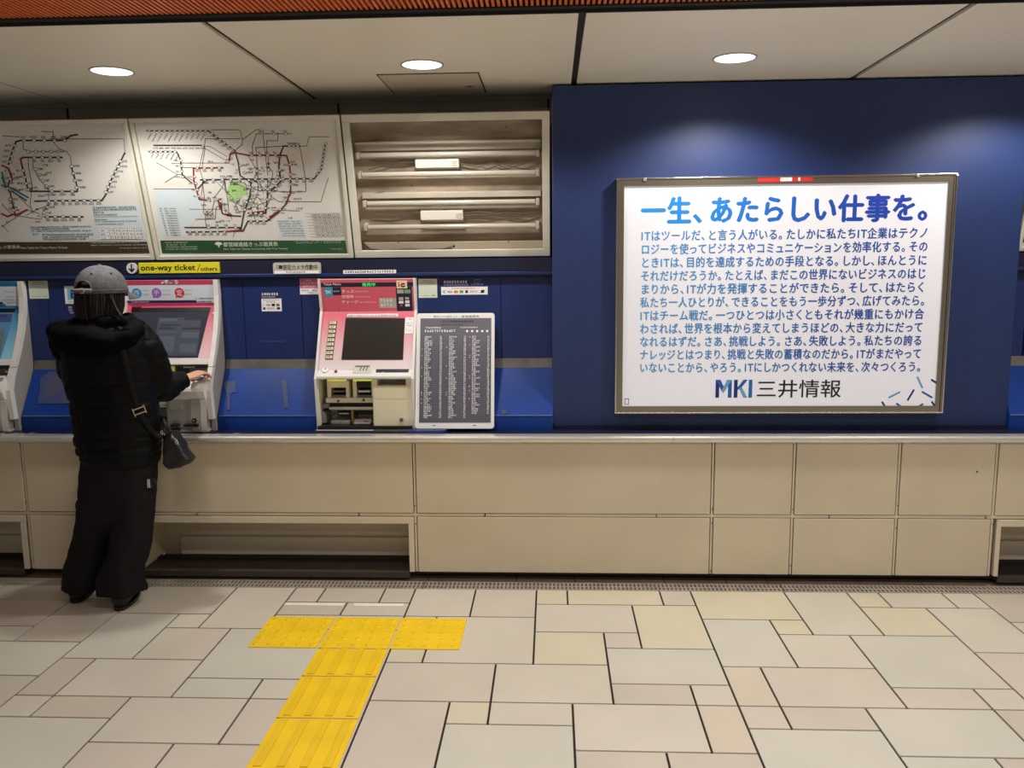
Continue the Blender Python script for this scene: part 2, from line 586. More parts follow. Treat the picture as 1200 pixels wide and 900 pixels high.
def build_lower():
    mb = MB()
    zb, zm0, zm1, zt = 0.052, 0.332, 0.352, 0.702
    mb.box(-4.6, .012, zm1 - .02, 4.6, .04, .70, 2)
    mb.box(-0.665, .012, .04, 2.09, .04, .40, 2)
    mb.box(-2.63, .012, .04, -2.08, .04, .40, 2)
    # middle strip between the rows, in lengths
    for x0, x1 in ((-4.5, -2.9), (-2.9, -1.76), (-1.756, -.95), (-.946, -.33), (-.326, .5), (.504, 1.32), (1.324, 2.05), (2.054, 4.5)):
        mb.box(x0, .003, zm0 + .003, x1, .03, zm1 - .003, 1, .0015)
    for k in range(len(JOINTS) - 1):
        x0, x1 = JOINTS[k] + .009, JOINTS[k + 1] - .009
        mb.box(x0, 0, zm1, x1, .03, zt, 0, .002)
    for x in JOINTS:
        mb.box(x - .005, .004, zb, x + .005, .03, zt, 1, .001)
    # lower row: plain panels
    for x0, x1 in ((-4.55, -3.72), (3.46, 4.5), (-0.67, .766), (.766, 1.148), (1.148, 1.637), (1.637, 2.084)):
        mb.box(x0 + .009, 0, zb, x1 - .009, .03, zm0, 0, .002)
    mb.box(-2.614, 0, zb, -2.075, .03, zm0, 0, .002)
    # niches: raised frame, side walls, back, dark bottom
    for x0, x1, xj in NICHES:
        fl = .028
        mb.box(x0 - .02, -.002, zb, x0, .03, zm0 - .0345, 1, .001) if x0 > -3 else None
        xr = min(x1, 4.5)
        mb.box(xr, -.002, zb, xr + fl - .002, .03, zm0 - .0345, 1, .001)
        mb.box(x0 - .02, -.002, zm0 - .034, xr + fl, .03, zm0 - .001, 1, .001)
        mb.box(x0 - .02, .0305, zb, x0, .30, zm0, 0)
        mb.box(xr, .0305, zb, xr + .02, .30, zm0, 0)
        mb.box(x0, .25, .02, xr, .27, zm0, 0)
        mb.box(x0 + .1, .225, .055, xr - .001, .25, .15, 1)
        mb.box(x0, .0305, zm0 - .033, xr, .25, zm0, 0)
        mb.box(x0, .0, .02, xr, .27, .048, 3)
    # toe recess
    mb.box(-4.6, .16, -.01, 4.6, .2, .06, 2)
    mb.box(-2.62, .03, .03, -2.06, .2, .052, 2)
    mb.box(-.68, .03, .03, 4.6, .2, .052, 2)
    # tiny fixings in the strips
    F = vface(0)
    for x, z in ((-1.76, .342), (-.95, .342), (-.33, .342), (.5, .342), (1.32, .342), (2.05, .342), (-.67, .39), (-.67, .30), (.766, .38), (.766, .31), (.766, .07), (1.148, .38), (1.148, .1), (1.637, .4), (1.637, .29), (2.084, .31), (-2.623, .40), (-2.623, .10)):
        mb.disc(x, z, .0035, .006, 3, F, 8)
    mb.disc(1.995, .565, .005, .002, 3, F, 8)
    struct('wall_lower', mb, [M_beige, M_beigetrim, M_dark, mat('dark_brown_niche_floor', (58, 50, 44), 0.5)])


build_lower()


def build_counter():
    t = thing('counter_ledge', 'long dark blue ledge with rounded bright steel lip under the ticket machines', 'counter', (0, .2, .70))
    lens_ = (-4.5, -2.625, .572, 4.5)
    for x0, x1 in zip(lens_, lens_[1:]):
        mb = MB()
        prof = [(.05, ZT + .002), (.028, ZT + .003)]
        for k in range(9):
            a = math.pi / 2 + math.pi * k / 8
            prof.append((-.006 + .0165 * math.cos(a), ZT - .0145 + .0165 * math.sin(a)))
        prof += [(.05, ZT - .031)]
        mb.profile_x(prof, x0 + .0008, x1 - .0008, 0)
        obj('steel_lip', mb, M_steel, t)
    mb = MB()
    mb.box(-4.5, .05, .7035, 4.5, .335, ZT, 0)
    F = Frame((0, 0, ZT), (1, 0, 0), (0, 1, 0))
    for xa, xb, ya, yb in ((7, 32, 507.6, 510.6), (247, 272, 508.2, 511.2)):
        p0, p1 = PZ(xa, yb, ZT), PZ(xb, ya, ZT)
        mb.text('お取りください', p0.x, p0.y, p1.x, p1.y, .0004, 1, F, .01)
        mb.line([(p1.x + .01, p1.y), (p1.x + .03, p1.y + .012)], .006, .0004, 1, F)
    for xa in (0,):
        p0 = PZ(4, 508, ZT)
        mb.line([(p0.x - .03, p0.y - .02), (p0.x, p0.y + .01)], .006, .0004, 1, F)
    obj('ledge_top', mb, [M_navydark, M_white], t)


build_counter()


# ------------------------------------------------------------------ SETTING: walls
XL, XR = .005, 2.205          # the blue wall's ends


def build_walls():
    mb = MB()
    mb.box(XL, .17, ZT + .0005, XR, .56, 2.383, 0, .003)
    mb.box(XL, .166, ZT + .001, XR, .17, ZT + .02, 1)
    struct('wall_back', mb, [M_bluewall, M_navydark])
    # bays behind the machines
    mb = MB()
    for x0, x1 in ((-4.5, XL - .001), (XR + .001, 4.5)):
        mb.box(x0, .60, ZT - .02, x1, .68, 2.6, 1)
        mb.box(x0, .45, 2.25, x1, .60, 2.40, 2)            # grey fascia above the fare boards
        mb.box(x0, .44, 2.372, x1, .45, 2.381, 2)
        mb.box(x0, .44, 2.30, x1, .45, 2.305, 2)
    for x in (-2.51, -1.09, -.02, -3.6):
        mb.box(x, .447, 2.25, x + .01, .45, 2.38, 3)
    # header band above the machines
    for x0, x1 in ((-4.5, XL - .001), (XR + .001, 4.5)):
        mb.box(x0, .275, 1.516, x1, .61, 1.584, 1)
        mb.box(x0, .267, 1.5, x1, .61, 1.5155, 0, .002)
        mb.box(x0, .283, 1.4905, x1, .61, 1.5, 1)
        mb.box(x0, .50, 1.584, x1, .61, 2.3, 1)
    # upright panels with joints
    Y = .30
    xs = [-4.5, -3.2, P(57.5, 370, Y).x, -2.2, P(286, 370, Y).x, P(354, 370, Y).x, -1.18, P(587, 370, Y).x, XL - .001]
    for a, b in zip(xs, xs[1:]):
        mb.box(a + .002, Y, 1.045, b - .002, .61, 1.490, 0, .002)
    for a, b in ((XR + .001, 2.325), (2.33, 3.1), (3.105, 4.5)):
        mb.box(a + .002, Y, 1.045, b - .002, .61, 1.490, 0, .002)
    mb.box(-4.5, Y + .004, 1.045, XL - .002, .61, 1.490, 1)
    mb.box(-4.5, .337, ZT + .001, XL - .001, .61, 1.045, 1)
    mb.box(XR + .001, .337, ZT + .001, 4.5, .61, 1.045, 1)
    mb.line([(P(305, 400, Y).x, P(305, 400, Y).z), (P(333, 400, Y).x, P(333, 400, Y).z)], .003, .0006, 4, vface(Y))
    struct('wall_bay', mb, [M_navy, M_navydark, mat('grey_fascia', (150, 142, 130), 0.5, vary=.05, scale=3), M_dark, mat('scuff', (70, 86, 128), 0.6)])
    # end walls of the hall stretch (outside the frame) are left open to the concourse


build_walls()


def build_ceiling():
    mb = MB()
    z = 2.392
    js = [-5.1, -3.81, -2.505, -1.202, .107, 1.4, 2.7, 4.0, 5.3]
    for a, b in zip(js, js[1:]):
        mb.box(a + .013, -.955, z, b - .013, .45, z + .03, 0, .002)
    mb.box(-5.1, -.955, z + .012, 5.3, .62, z + .1, 1)
    mb.box(-5.1, -.965, z - .002, 5.3, -.955, z + .1, 1)
    struct('ceiling', mb, [mat('white_ceiling_panel', (238, 231, 216), 0.42, vary=.025, scale=1.6), M_dark])
    # orange ribbed ceiling over the hall
    mb = MB()
    mb.box(-5.4, -7, 2.43, 5.6, -.967, 2.47, 1)
    x = -3.6
    while x < 3.6:
        mb.box(x, -2.6, 2.405, x + .009, -1.0, 2.43, 0)
        x += .0185
    mb.box(-5.1, -1.0, 2.40, 5.3, -.967, 2.43, 2)
    struct('ceiling_hall', mb, [mat('orange_rib', (214, 104, 42), 0.45, vary=.05, scale=3), mat('dark_orange_backing', (120, 52, 20), 0.7), M_dark])


build_ceiling()


def build_hatch():
    t = thing('ceiling_hatch', 'square access panel with small key lock in the ceiling above the empty light box', 'hatch', (-.55, .115, 2.385))
    mb = MB()
    F = Frame((0, 0, 2.392), (1, 0, 0), (0, -1, 0))    # faces down
    x0, x1, y0, y1 = -.775, -.318, -.10, .335
    for a, b, c, d in ((x0, y0, x1, y0 + .006), (x0, y1 - .006, x1, y1), (x0, y0, x0 + .006, y1), (x1 - .006, y0, x1, y1)):
        mb.box(a, b, 2.3885, c, d, 2.392, 0)
    obj('frame', mb, mat('hatch_edge', (70, 62, 52), 0.6), t)
    mb = MB()
    mb.box(x0 + .0065, y0 + .0065, 2.3875, x1 - .0065, y1 - .0065, 2.3919, 0, .001)
    obj('panel', mb, mat('hatch_panel', (206, 196, 178), 0.42), t)
    mb = MB()
    mb.cyl(-.385, -.17, .014, .0045, .008, 0, F)
    mb.box(-.41, -.172, .0045, -.36, -.168, .0065, 0, fr=F)
    obj('lock', mb, M_dullmetal, t)


build_hatch()


def build_downlights():
    xs = [-1.888, -.545, .762, 2.07]
    labels = ['round recessed downlight above the fare maps, leftmost of the three lit ones',
              'round recessed downlight beside the access hatch in the ceiling',
              'round recessed downlight above the blue wall and its poster',
              'round recessed downlight over the right end of the blue wall']
    em = bpy.data.materials.new('downlight_diffuser')
    em.use_nodes = True
    b = em.node_tree.nodes['Principled BSDF']
    b.inputs['Base Color'].default_value = (.9, .9, .9, 1)
    b.inputs['Emission Color'].default_value = (1, .98, .96, 1)
    b.inputs['Emission Strength'].default_value = 2.6
    M_can = mat('downlight_rim', (190, 186, 178), .4)
    Y, z = -.265, 2.392
    root = thing('downlight', labels[0], 'ceiling light', (xs[0], Y, z), 'recessed downlights in the white ceiling')
    F = Frame((xs[0], Y, z), (1, 0, 0), (0, -1, 0))
    mb = MB()
    mb.ring(0, 0, .083, .092, -.02, .004, 0, F)
    obj('rim', mb, M_can, root)
    mb = MB()
    mb.cyl(0, 0, .0825, -.004, .0015, 0, F, 36)
    obj('diffuser', mb, em, root)
    ld = bpy.data.lights.new('downlight_lamp', 'SPOT')
    ld.energy = DOWNLIGHT_POWER
    ld.color = (1.0, .97, .91)
    ld.spot_size = math.radians(143)
    ld.spot_blend = .45
    ld.shadow_soft_size = .06
    lo = bpy.data.objects.new('lamp', ld)
    COL.objects.link(lo)
    lo.parent = root
    lo.location = (0, 0, -.01)
    for i in range(1, 4):
        r2 = root.copy()
        COL.objects.link(r2)
        r2.location = (xs[i], Y, z)
        r2['label'] = labels[i]
        for ch in list(root.children):
            c2 = ch.copy()
            COL.objects.link(c2)
            c2.parent = r2


build_downlights()
# ------------------------------------------------------------------ sloped desk units between the machines
def desk(name, label, x0, x1, first=False):
    t = thing(name, label, 'counter unit', ((x0 + x1) / 2, .28, ZT), 'sloped blue units between the ticket machines')
    mb = MB()
    mb.profile_x([(.15, ZT + .0005), (.15, .808), (.154, .815), (.284, 1.030), (.297, 1.028), (.297, ZT + .0005)], x0, x1, 0)
    F = slant(0, (.15, .808), (.284, 1.030))
    obj('sloped_cover', mb, M_blue, t)
    mb = MB()
    mb.profile_x([(.2835, 1.0308), (.294, 1.078), (.2985, 1.078), (.2985, 1.0308)], x0 + .002, x1 - .002, 0)
    obj('metal_strip', mb, M_dullmetal, t)
    mb = MB()
    mb.box(x0 + .004, .1475, .806, x1 - .004, .1515, .811, 0, .001)
    obj('edge_trim', mb, mat('worn_light_blue_edge', (96, 124, 176), .4), t)
    return t


DX = [(-2.705, -2.205), (-1.685, -1.185), (-.67, XL - .002), (XR + .002, 3.1)]
d0 = desk('desk_unit', 'sloped blue counter unit left of the person, with a faded brown patch', *DX[0])
d1 = desk('desk_unit', 'sloped blue counter unit between the two pink ticket machines', *DX[1])
d2 = desk('desk_unit', 'sloped blue counter unit behind the leaning fare chart board', *DX[2])
d3 = desk('desk_unit', 'sloped blue counter unit at the far right beyond the blue wall', *DX[3])
M_worn = mat('worn_brown_patch', (74, 76, 98), .6, vary=.25, scale=14, rgb2=(40, 66, 128))


def patches():
    F = slant(0, (.15, .808), (.284, 1.030))
    n = F.n

    def blob(parent, pts, seed):
        mb = MB()
        rr = random.Random(seed)
        q = []
        for k in range(len(pts)):
            (xa, ya), (xb, yb) = pts[k], pts[(k + 1) % len(pts)]
            for s_ in range(4):
                f = s_ / 4
                a, b = F.ab(xa + (xb - xa) * f + rr.uniform(-.8, .8), ya + (yb - ya) * f + rr.uniform(-.8, .8))
                q.append((a, b))
        mb.poly(q, .0035, 0, F)
        o = obj('worn_patch', mb, M_worn, parent)
    blob(d0, [(48, 443), (58, 436), (92, 438), (92, 473), (45, 474)], 1)
    blob(d1, [(262, 448), (276, 446), (277, 460), (270, 462), (270, 480), (266, 480), (266, 460)], 2)
    blob(d1, [(330, 447), (336, 445), (338, 478), (333, 479)], 3)
    blob(d2, [(588, 481), (594, 480), (594, 485), (588, 486)], 4)


patches()

# ------------------------------------------------------------------ fare boards (tilted light boxes)
MT0, MT1 = (.31, 1.590), (.118, 2.258)     # front face, bottom and top (Y, Z)
MF = slant(0, MT0, MT1)
ML = math.hypot(MT1[0] - MT0[0], MT1[1] - MT0[1])
MX = [-3.055, -2.027, -.998, -.004]


def board_box(t, x0, x1, border, depth=.05, back=False):
    """the housing and the four-sided face frame of a tilted light box"""
    g = .004
    mb = MB()
    a0, a1 = x0 + g, x1 - g
    for q in ((a0, 0, a1, border), (a0, ML - border, a1, ML), (a0, border, a0 + border, ML - border), (a1 - border, border, a1, ML - border)):
        mb.box(q[0], q[1], -.016, q[2], q[3], .0, 0, .002, MF)
    obj('frame', mb, M_framewhite, t)
    mb = MB()
    for q in ((a0, 0, a1, .006), (a0, ML - .006, a1, ML), (a0, .006, a0 + .006, ML - .006), (a1 - .006, .006, a1, ML - .006)):
        mb.box(q[0], q[1], -depth, q[2], q[3], -.0165, 0, 0, MF)
    if not back:
        mb.box(a0 + .006, .006, -depth, a1 - .006, ML - .006, -depth + .004, 0, 0, MF)
    obj('housing', mb, M_dullmetal, t)


def px(crop, pts):
    x0, y0, s_ = crop
    return [MF.ab(x0 + x / s_, y0 + y / s_) for x, y in pts]


M_mapgrey = mat('map_line_grey', (92, 88, 86), .6)
M_mapdark = mat('map_line_dark', (52, 50, 50), .6)
M_mapred = mat('map_line_red', (140, 34, 48), .6)
M_mapgreen = mat('map_park_green', (156, 196, 124), .6)
M_mapblue = mat('map_pale_blue_area', (200, 211, 216), .6)
M_mapband = mat('map_band_green', (32, 74, 44), .5, vary=.1, scale=6)
M_mapbrown = mat('map_band_brown', (60, 48, 34), .5, vary=.15, scale=6)
M_mappale = mat('map_band_print', (196, 206, 186), .6)
M_mapteal = mat('map_line_teal', (24, 110, 120), .6)
M_mapnavy = mat('map_line_blue', (24, 88, 130), .6)
MAPMATS = [M_sheet, M_mapgrey, M_mapdark, M_mapred, M_mapgreen, M_mapblue, M_mapband, M_mapbrown, M_mappale, M_white, M_mapteal, M_mapnavy]
WHITE_I = 9


def stations(mb, pts, n, r, c, rr, lab=True, dark=2, side=1):
    """evenly spaced station marks along a polyline, with a scrap of print beside each"""
    segs = [math.hypot(b[0] - a[0], b[1] - a[1]) for a, b in zip(pts, pts[1:])]
    tot = sum(segs)
    for k in range(n):
        d = tot * (k + .5) / n
        for (a, b), L in zip(zip(pts, pts[1:]), segs):
            if d <= L or (a, b) == (pts[-2], pts[-1]):
                f = min(1, d / L)
                x, y = a[0] + (b[0] - a[0]) * f, a[1] + (b[1] - a[1]) * f
                break
            d -= L
        mb.disc(x, y, r * 1.25, c, dark, MF, 10, r * .95)
        mb.disc(x, y, r * .95, c + .0004, WHITE_I, MF, 10, r * .65)
        mb.scribble(x - r * .6, x + r * .7, y - r * .28, r * .55, c + .0008, dark, MF, rr)
        if lab:
            horizontal = abs(pts[-1][0] - pts[0][0]) > abs(pts[-1][1] - pts[0][1])
            w_ = r * rr.uniform(2.4, 4.2)
            if horizontal:
                s_ = side if side else rr.choice((-1, 1))
                mb.scribble(x - w_ / 2, x + w_ / 2, y + s_ * r * 1.9 - r * .6, r * 1.15, c, dark, MF, rr, 1, r * .8)
            else:
                s_ = rr.choice((-1, 1)) if side == 0 else side
                xa = x + r * 1.6 if s_ > 0 else x - r * 1.6 - w_
                mb.scribble(xa, xa + w_, y - r * .5, r * 1.15, c, dark, MF, rr, 1, r * .8)


def sheet_base(mb, x0, x1, border):
    mb.box(x0 + border, border, -.020, x1 - border, ML - border, -.0165, 0, 0, MF)


def diag_print(mb, x, y, L, rr, c):
    """slanting station name under a mark"""
    dx, dy = -.62, -.78
    n = int(L / .0062)
    for k in range(n):
        a, b = x + dx * .0062 * k, y + dy * .0062 * k
        mb.line([(a, b), (a + .0052 * rr.uniform(.5, 1), b)], .0016, c, 2, MF)
        mb.line([(a + .002, b + .002), (a + .002, b - .003)], .0014, c, 2, MF)


def toei_map():
    t = thing('fare_board', 'tilted white fare map board with a green bottom band and a green park on it', 'fare map', ((MX[1] + MX[2]) / 2, .42, 1.60), 'tilted boards above the ticket machines')
    x0, x1 = MX[1], MX[2]
    board_box(t, x0, x1, .020)
    rr = random.Random(11)
    mb = MB()
    sheet_base(mb, x0 + .004, x1 - .004, .020)
    c = -.0158
    C = (140, 120, 4.286)
    k = lambda *p: px(C, p)
    # tinted areas
    mb.poly(k((165, 440), (365, 440), (400, 500), (420, 560), (330, 640), (330, 680), (205, 680)), c, 5, MF)
    mb.poly(k((785, 590), (925, 590), (945, 685), (800, 685)), c, 5, MF)
    mb.poly(k((556, 402), (592, 402), (632, 425), (640, 470), (532, 470), (545, 415)), c, 4, MF)
    mb.poly(k((536, 474), (612, 474), (600, 500), (540, 500)), c + .0002, 4, MF)
    c += .0004
    th = [
        [(450, 140), (600, 140), (612, 190), (610, 215), (580, 240)], [(612, 190), (680, 140), (700, 138)],
        [(420, 230), (425, 185), (605, 185)], [(405, 220), (450, 225), (535, 275)], [(420, 232), (530, 295)],
        [(418, 225), (395, 330), (415, 400), (405, 470)], [(424, 230), (408, 330)], [(300, 307), (545, 307)],
        [(255, 310), (300, 310)], [(300, 330), (360, 330)], [(180, 306), (285, 365), (222, 405)], [(285, 365), (310, 365), (370, 400)],
        [(665, 265), (662, 220), (682, 160), (860, 160)], [(715, 155), (722, 215), (740, 370)], [(790, 155), (790, 195), (735, 195), (735, 260)],
        [(680, 230), (820, 222), (935, 222), (950, 175), (1048, 175)], [(680, 230), (690, 380)], [(900, 215), (930, 385), (932, 452), (800, 452)],
        [(1045, 382), (1008, 502), (795, 502), (730, 455)], [(640, 270), (690, 350), (660, 400)], [(740, 270), (745, 330), (765, 350), (760, 400)],
        [(400, 390), (470, 390), (560, 480), (600, 560)], [(410, 395), (420, 480), (415, 560), (430, 570), (460, 545), (470, 500)], [(520, 380), (525, 450), (545, 470)],
        [(375, 590), (475, 590), (480, 530), (520, 510)], [(345, 540), (505, 540)], [(525, 400), (545, 560), (560, 590)], [(680, 400), (760, 470), (720, 560)],
        [(660, 440), (800, 450)], [(640, 460), (700, 560), (760, 600)], [(720, 460), (690, 380)], [(800, 430), (740, 400)], [(760, 545), (900, 548)],
        [(600, 400), (700, 450), (780, 430), (820, 370)], [(560, 500), (640, 540), (740, 500)], [(610, 500), (690, 480), (740, 540)], [(650, 520), (680, 600)],
        [(430, 630), (425, 595), (425, 560)], [(565, 680), (575, 650), (600, 640)], [(470, 480), (510, 430), (530, 380)], [(620, 400), (640, 440), (560, 400)],
        [(690, 400), (690, 460), (650, 540)], [(740, 390), (735, 470)], [(165, 438), (380, 438)],
    ]
    for p in th:
        mb.line(k(*p), .0028, c, 1, MF)
    c += .0004
    wide_dark = [
        [(130, 145), (440, 145), (575, 245), (590, 300), (600, 370), (655, 405), (650, 470), (620, 560), (605, 640), (590, 632)],
        [(140, 250), (280, 250), (300, 290), (310, 370), (355, 405)], [(400, 392), (620, 388), (975, 386), (1010, 340), (1030, 210)],
        [(800, 270), (820, 222), (900, 222)], [(855, 385), (855, 450), (835, 510), (790, 560), (735, 600), (640, 600), (615, 650), (330, 655)],
        [(795, 320), (805, 400), (740, 460), (730, 560), (640, 560)], [(320, 632), (600, 632)], [(165, 218), (405, 218)], [(500, 490), (510, 560), (540, 572), (605, 575)],
        [(430, 390), (385, 440)],
    ]
    for p in wide_dark:
        mb.line(k(*p), .0066, c, 2, MF)
    c += .0004
    for p in ([(545, 295), (550, 262), (575, 255)], [(575, 255), (640, 268), (800, 268), (835, 270), (850, 320), (855, 385)], [(800, 280), (795, 330)],
              [(515, 330), (365, 333), (368, 400), (395, 490), (430, 494)], [(490, 494), (500, 540)], [(520, 565), (560, 570)], [(855, 440), (835, 510)], [(720, 550), (640, 560)], [(800, 545), (750, 580)], [(530, 652), (610, 645)]):
        mb.line(k(*p), .0075, c, 3, MF)
    c += .0004
    r = .0068
    for p, n, s_ in (([(130, 145), (440, 145)], 12, 0), ([(450, 150), (570, 245)], 6, -1), ([(140, 250), (285, 250)], 6, 0), ([(300, 280), (312, 390)], 4, -1),
                     ([(400, 392), (620, 388)], 5, -1), ([(660, 388), (975, 386)], 9, -1), ([(985, 370), (1010, 330), (1035, 200)], 9, 0), ([(640, 268), (800, 268)], 4, 1),
                     ([(850, 290), (855, 440), (790, 560)], 6, 1), ([(735, 600), (640, 600)], 3, -1), ([(330, 655), (540, 655)], 6, -1), ([(420, 632), (600, 632)], 4, 1),
                     ([(365, 333), (515, 331)], 4, -1), ([(368, 360), (395, 490)], 4, -1), ([(430, 494), (500, 494), (540, 572)], 5, 1), ([(590, 300), (655, 410), (620, 560)], 7, 1),
                     ([(795, 320), (805, 400), (740, 460), (725, 555)], 6, 1), ([(640, 560), (720, 560)], 3, -1), ([(840, 222), (900, 222)], 3, 1), ([(680, 160), (860, 160)], 3, 1),
                     ([(540, 480), (640, 500)], 3, -1), ([(560, 540), (700, 520)], 4, 1), ([(680, 440), (800, 440)], 3, 1), ([(640, 350), (760, 340)], 4, 1), ([(420, 540), (470, 560)], 2, -1)):
        stations(mb, k(*p), n, r, c, rr, s_ != 0, 2, s_)
    for i in range(11):
        (a, b), = k((150 + i * 27, 160))
        diag_print(mb, a, b, rr.uniform(.03, .055), rr, c)
    for i in range(6):
        (a, b), = k((160 + i * 26, 262))
        diag_print(mb, a, b, rr.uniform(.03, .045), rr, c)
    for i in range(9):
        (a, b), = k((163 + i * 30, 232))
        mb.scribble(a, a + .025, b - .004, .008, c, 2, MF, rr)
    for i in range(95):
        (a, b), = k((rr.uniform(400, 900), rr.uniform(280, 610)))
        w_ = rr.uniform(.016, .034)
        mb.scribble(a, a + w_, b, .0085, c, rr.choice((2, 2, 1)), MF, rr)
    # legend at left, notes and price table at right
    (la, lb), (lc, ld) = k((190, 540), (305, 685))
    for i in range(12):
        y = lb + (ld - lb) * i / 12
        mb.scribble(la + .004 + .001 * i, la + .020 + .001 * i, y, .0065, c, 2, MF, rr)
        mb.scribble(la + .028 + .001 * i, la + .05 + .002 * i, y, .0065, c, 2, MF, rr)
        mb.quad(la + .055, y + .002, la + .09, y + .004, c, 1, MF)
    (na, nb), (nc, nd) = k((790, 598), (925, 682))
    for i in range(7):
        y = nb + (nd - nb) * i / 7
        mb.scribble(na + .003 * i * .6, nc + .003 * i * .4, y - .006, .006, c, 1, MF, rr, .95)
    (ta, tb), (tc, td) = k((930, 562), (1118, 684))
    for i in range(9):
        mb.line([(ta + .0045 * i * .3, tb + (td - tb) * i / 8.4), (tc, tb + (td - tb) * i / 8.4)], .0014, c, 1, MF)
    for i in range(7):
        xx = ta + .03 + (tc - ta - .03) * i / 6
        mb.line([(xx, tb), (xx + .012, td)], .0012, c, 1, MF)
    for i in range(8):
        for j in range(6):
            xx = ta + .036 + (tc - ta - .03) * j / 6 + .0015 * i
            y = tb + (td - tb) * (i + .75) / 8.4
            mb.scribble(xx, xx + .02, y, .008, c, 2, MF, rr)
    # green band with the board's title
    b0 = k((198, 697), (1130, 697), (1140, 762), (208, 762))
    mb.poly(b0, c - .0004, 6, MF)
    (a0, v0), (a1, v1) = k((518, 729), (790, 703))
    mb.text('都営線連絡きっぷ運賃表', a0, v0, a1, v1, c, 8, MF, .012)
    (a0, v0), (a1, v1) = k((520, 747), (840, 733))
    mb.text('Fare Table for Tickets Connecting with Toei Subway', a0, v0, a1, v1, c, 8, MF, .004)
    (a0, v0), = k((493, 717))
    mb.poly([(a0 + .020 * math.cos(q) * 1.0, v0 + .013 * math.sin(q)) for q in [math.pi * i / 10 for i in range(11)]] + [(a0 - .006, v0 - .004), (a0, v0 - .018), (a0 + .006, v0 - .004)], c, 8, MF)
    for i, (xa, xb) in enumerate(((222, 340), (224, 330), (226, 395), (228, 390))):
        (a, v), (a2, _) = k((xa, 708 + i * 11), (xb, 708 + i * 11))
        mb.scribble(a, a2, v - .003, .0055, c, 8, MF, rr, .9)
    for xa, xb, y in ((870, 1110, 704), (880, 1110, 712), (1060, 1115, 742)):
        (a, v), (a2, _) = k((xa, y), (xb, y))
        mb.scribble(a, a2, v, .004, c, 8, MF, rr, .8)
    obj('map_sheet', mb, MAPMATS, t)


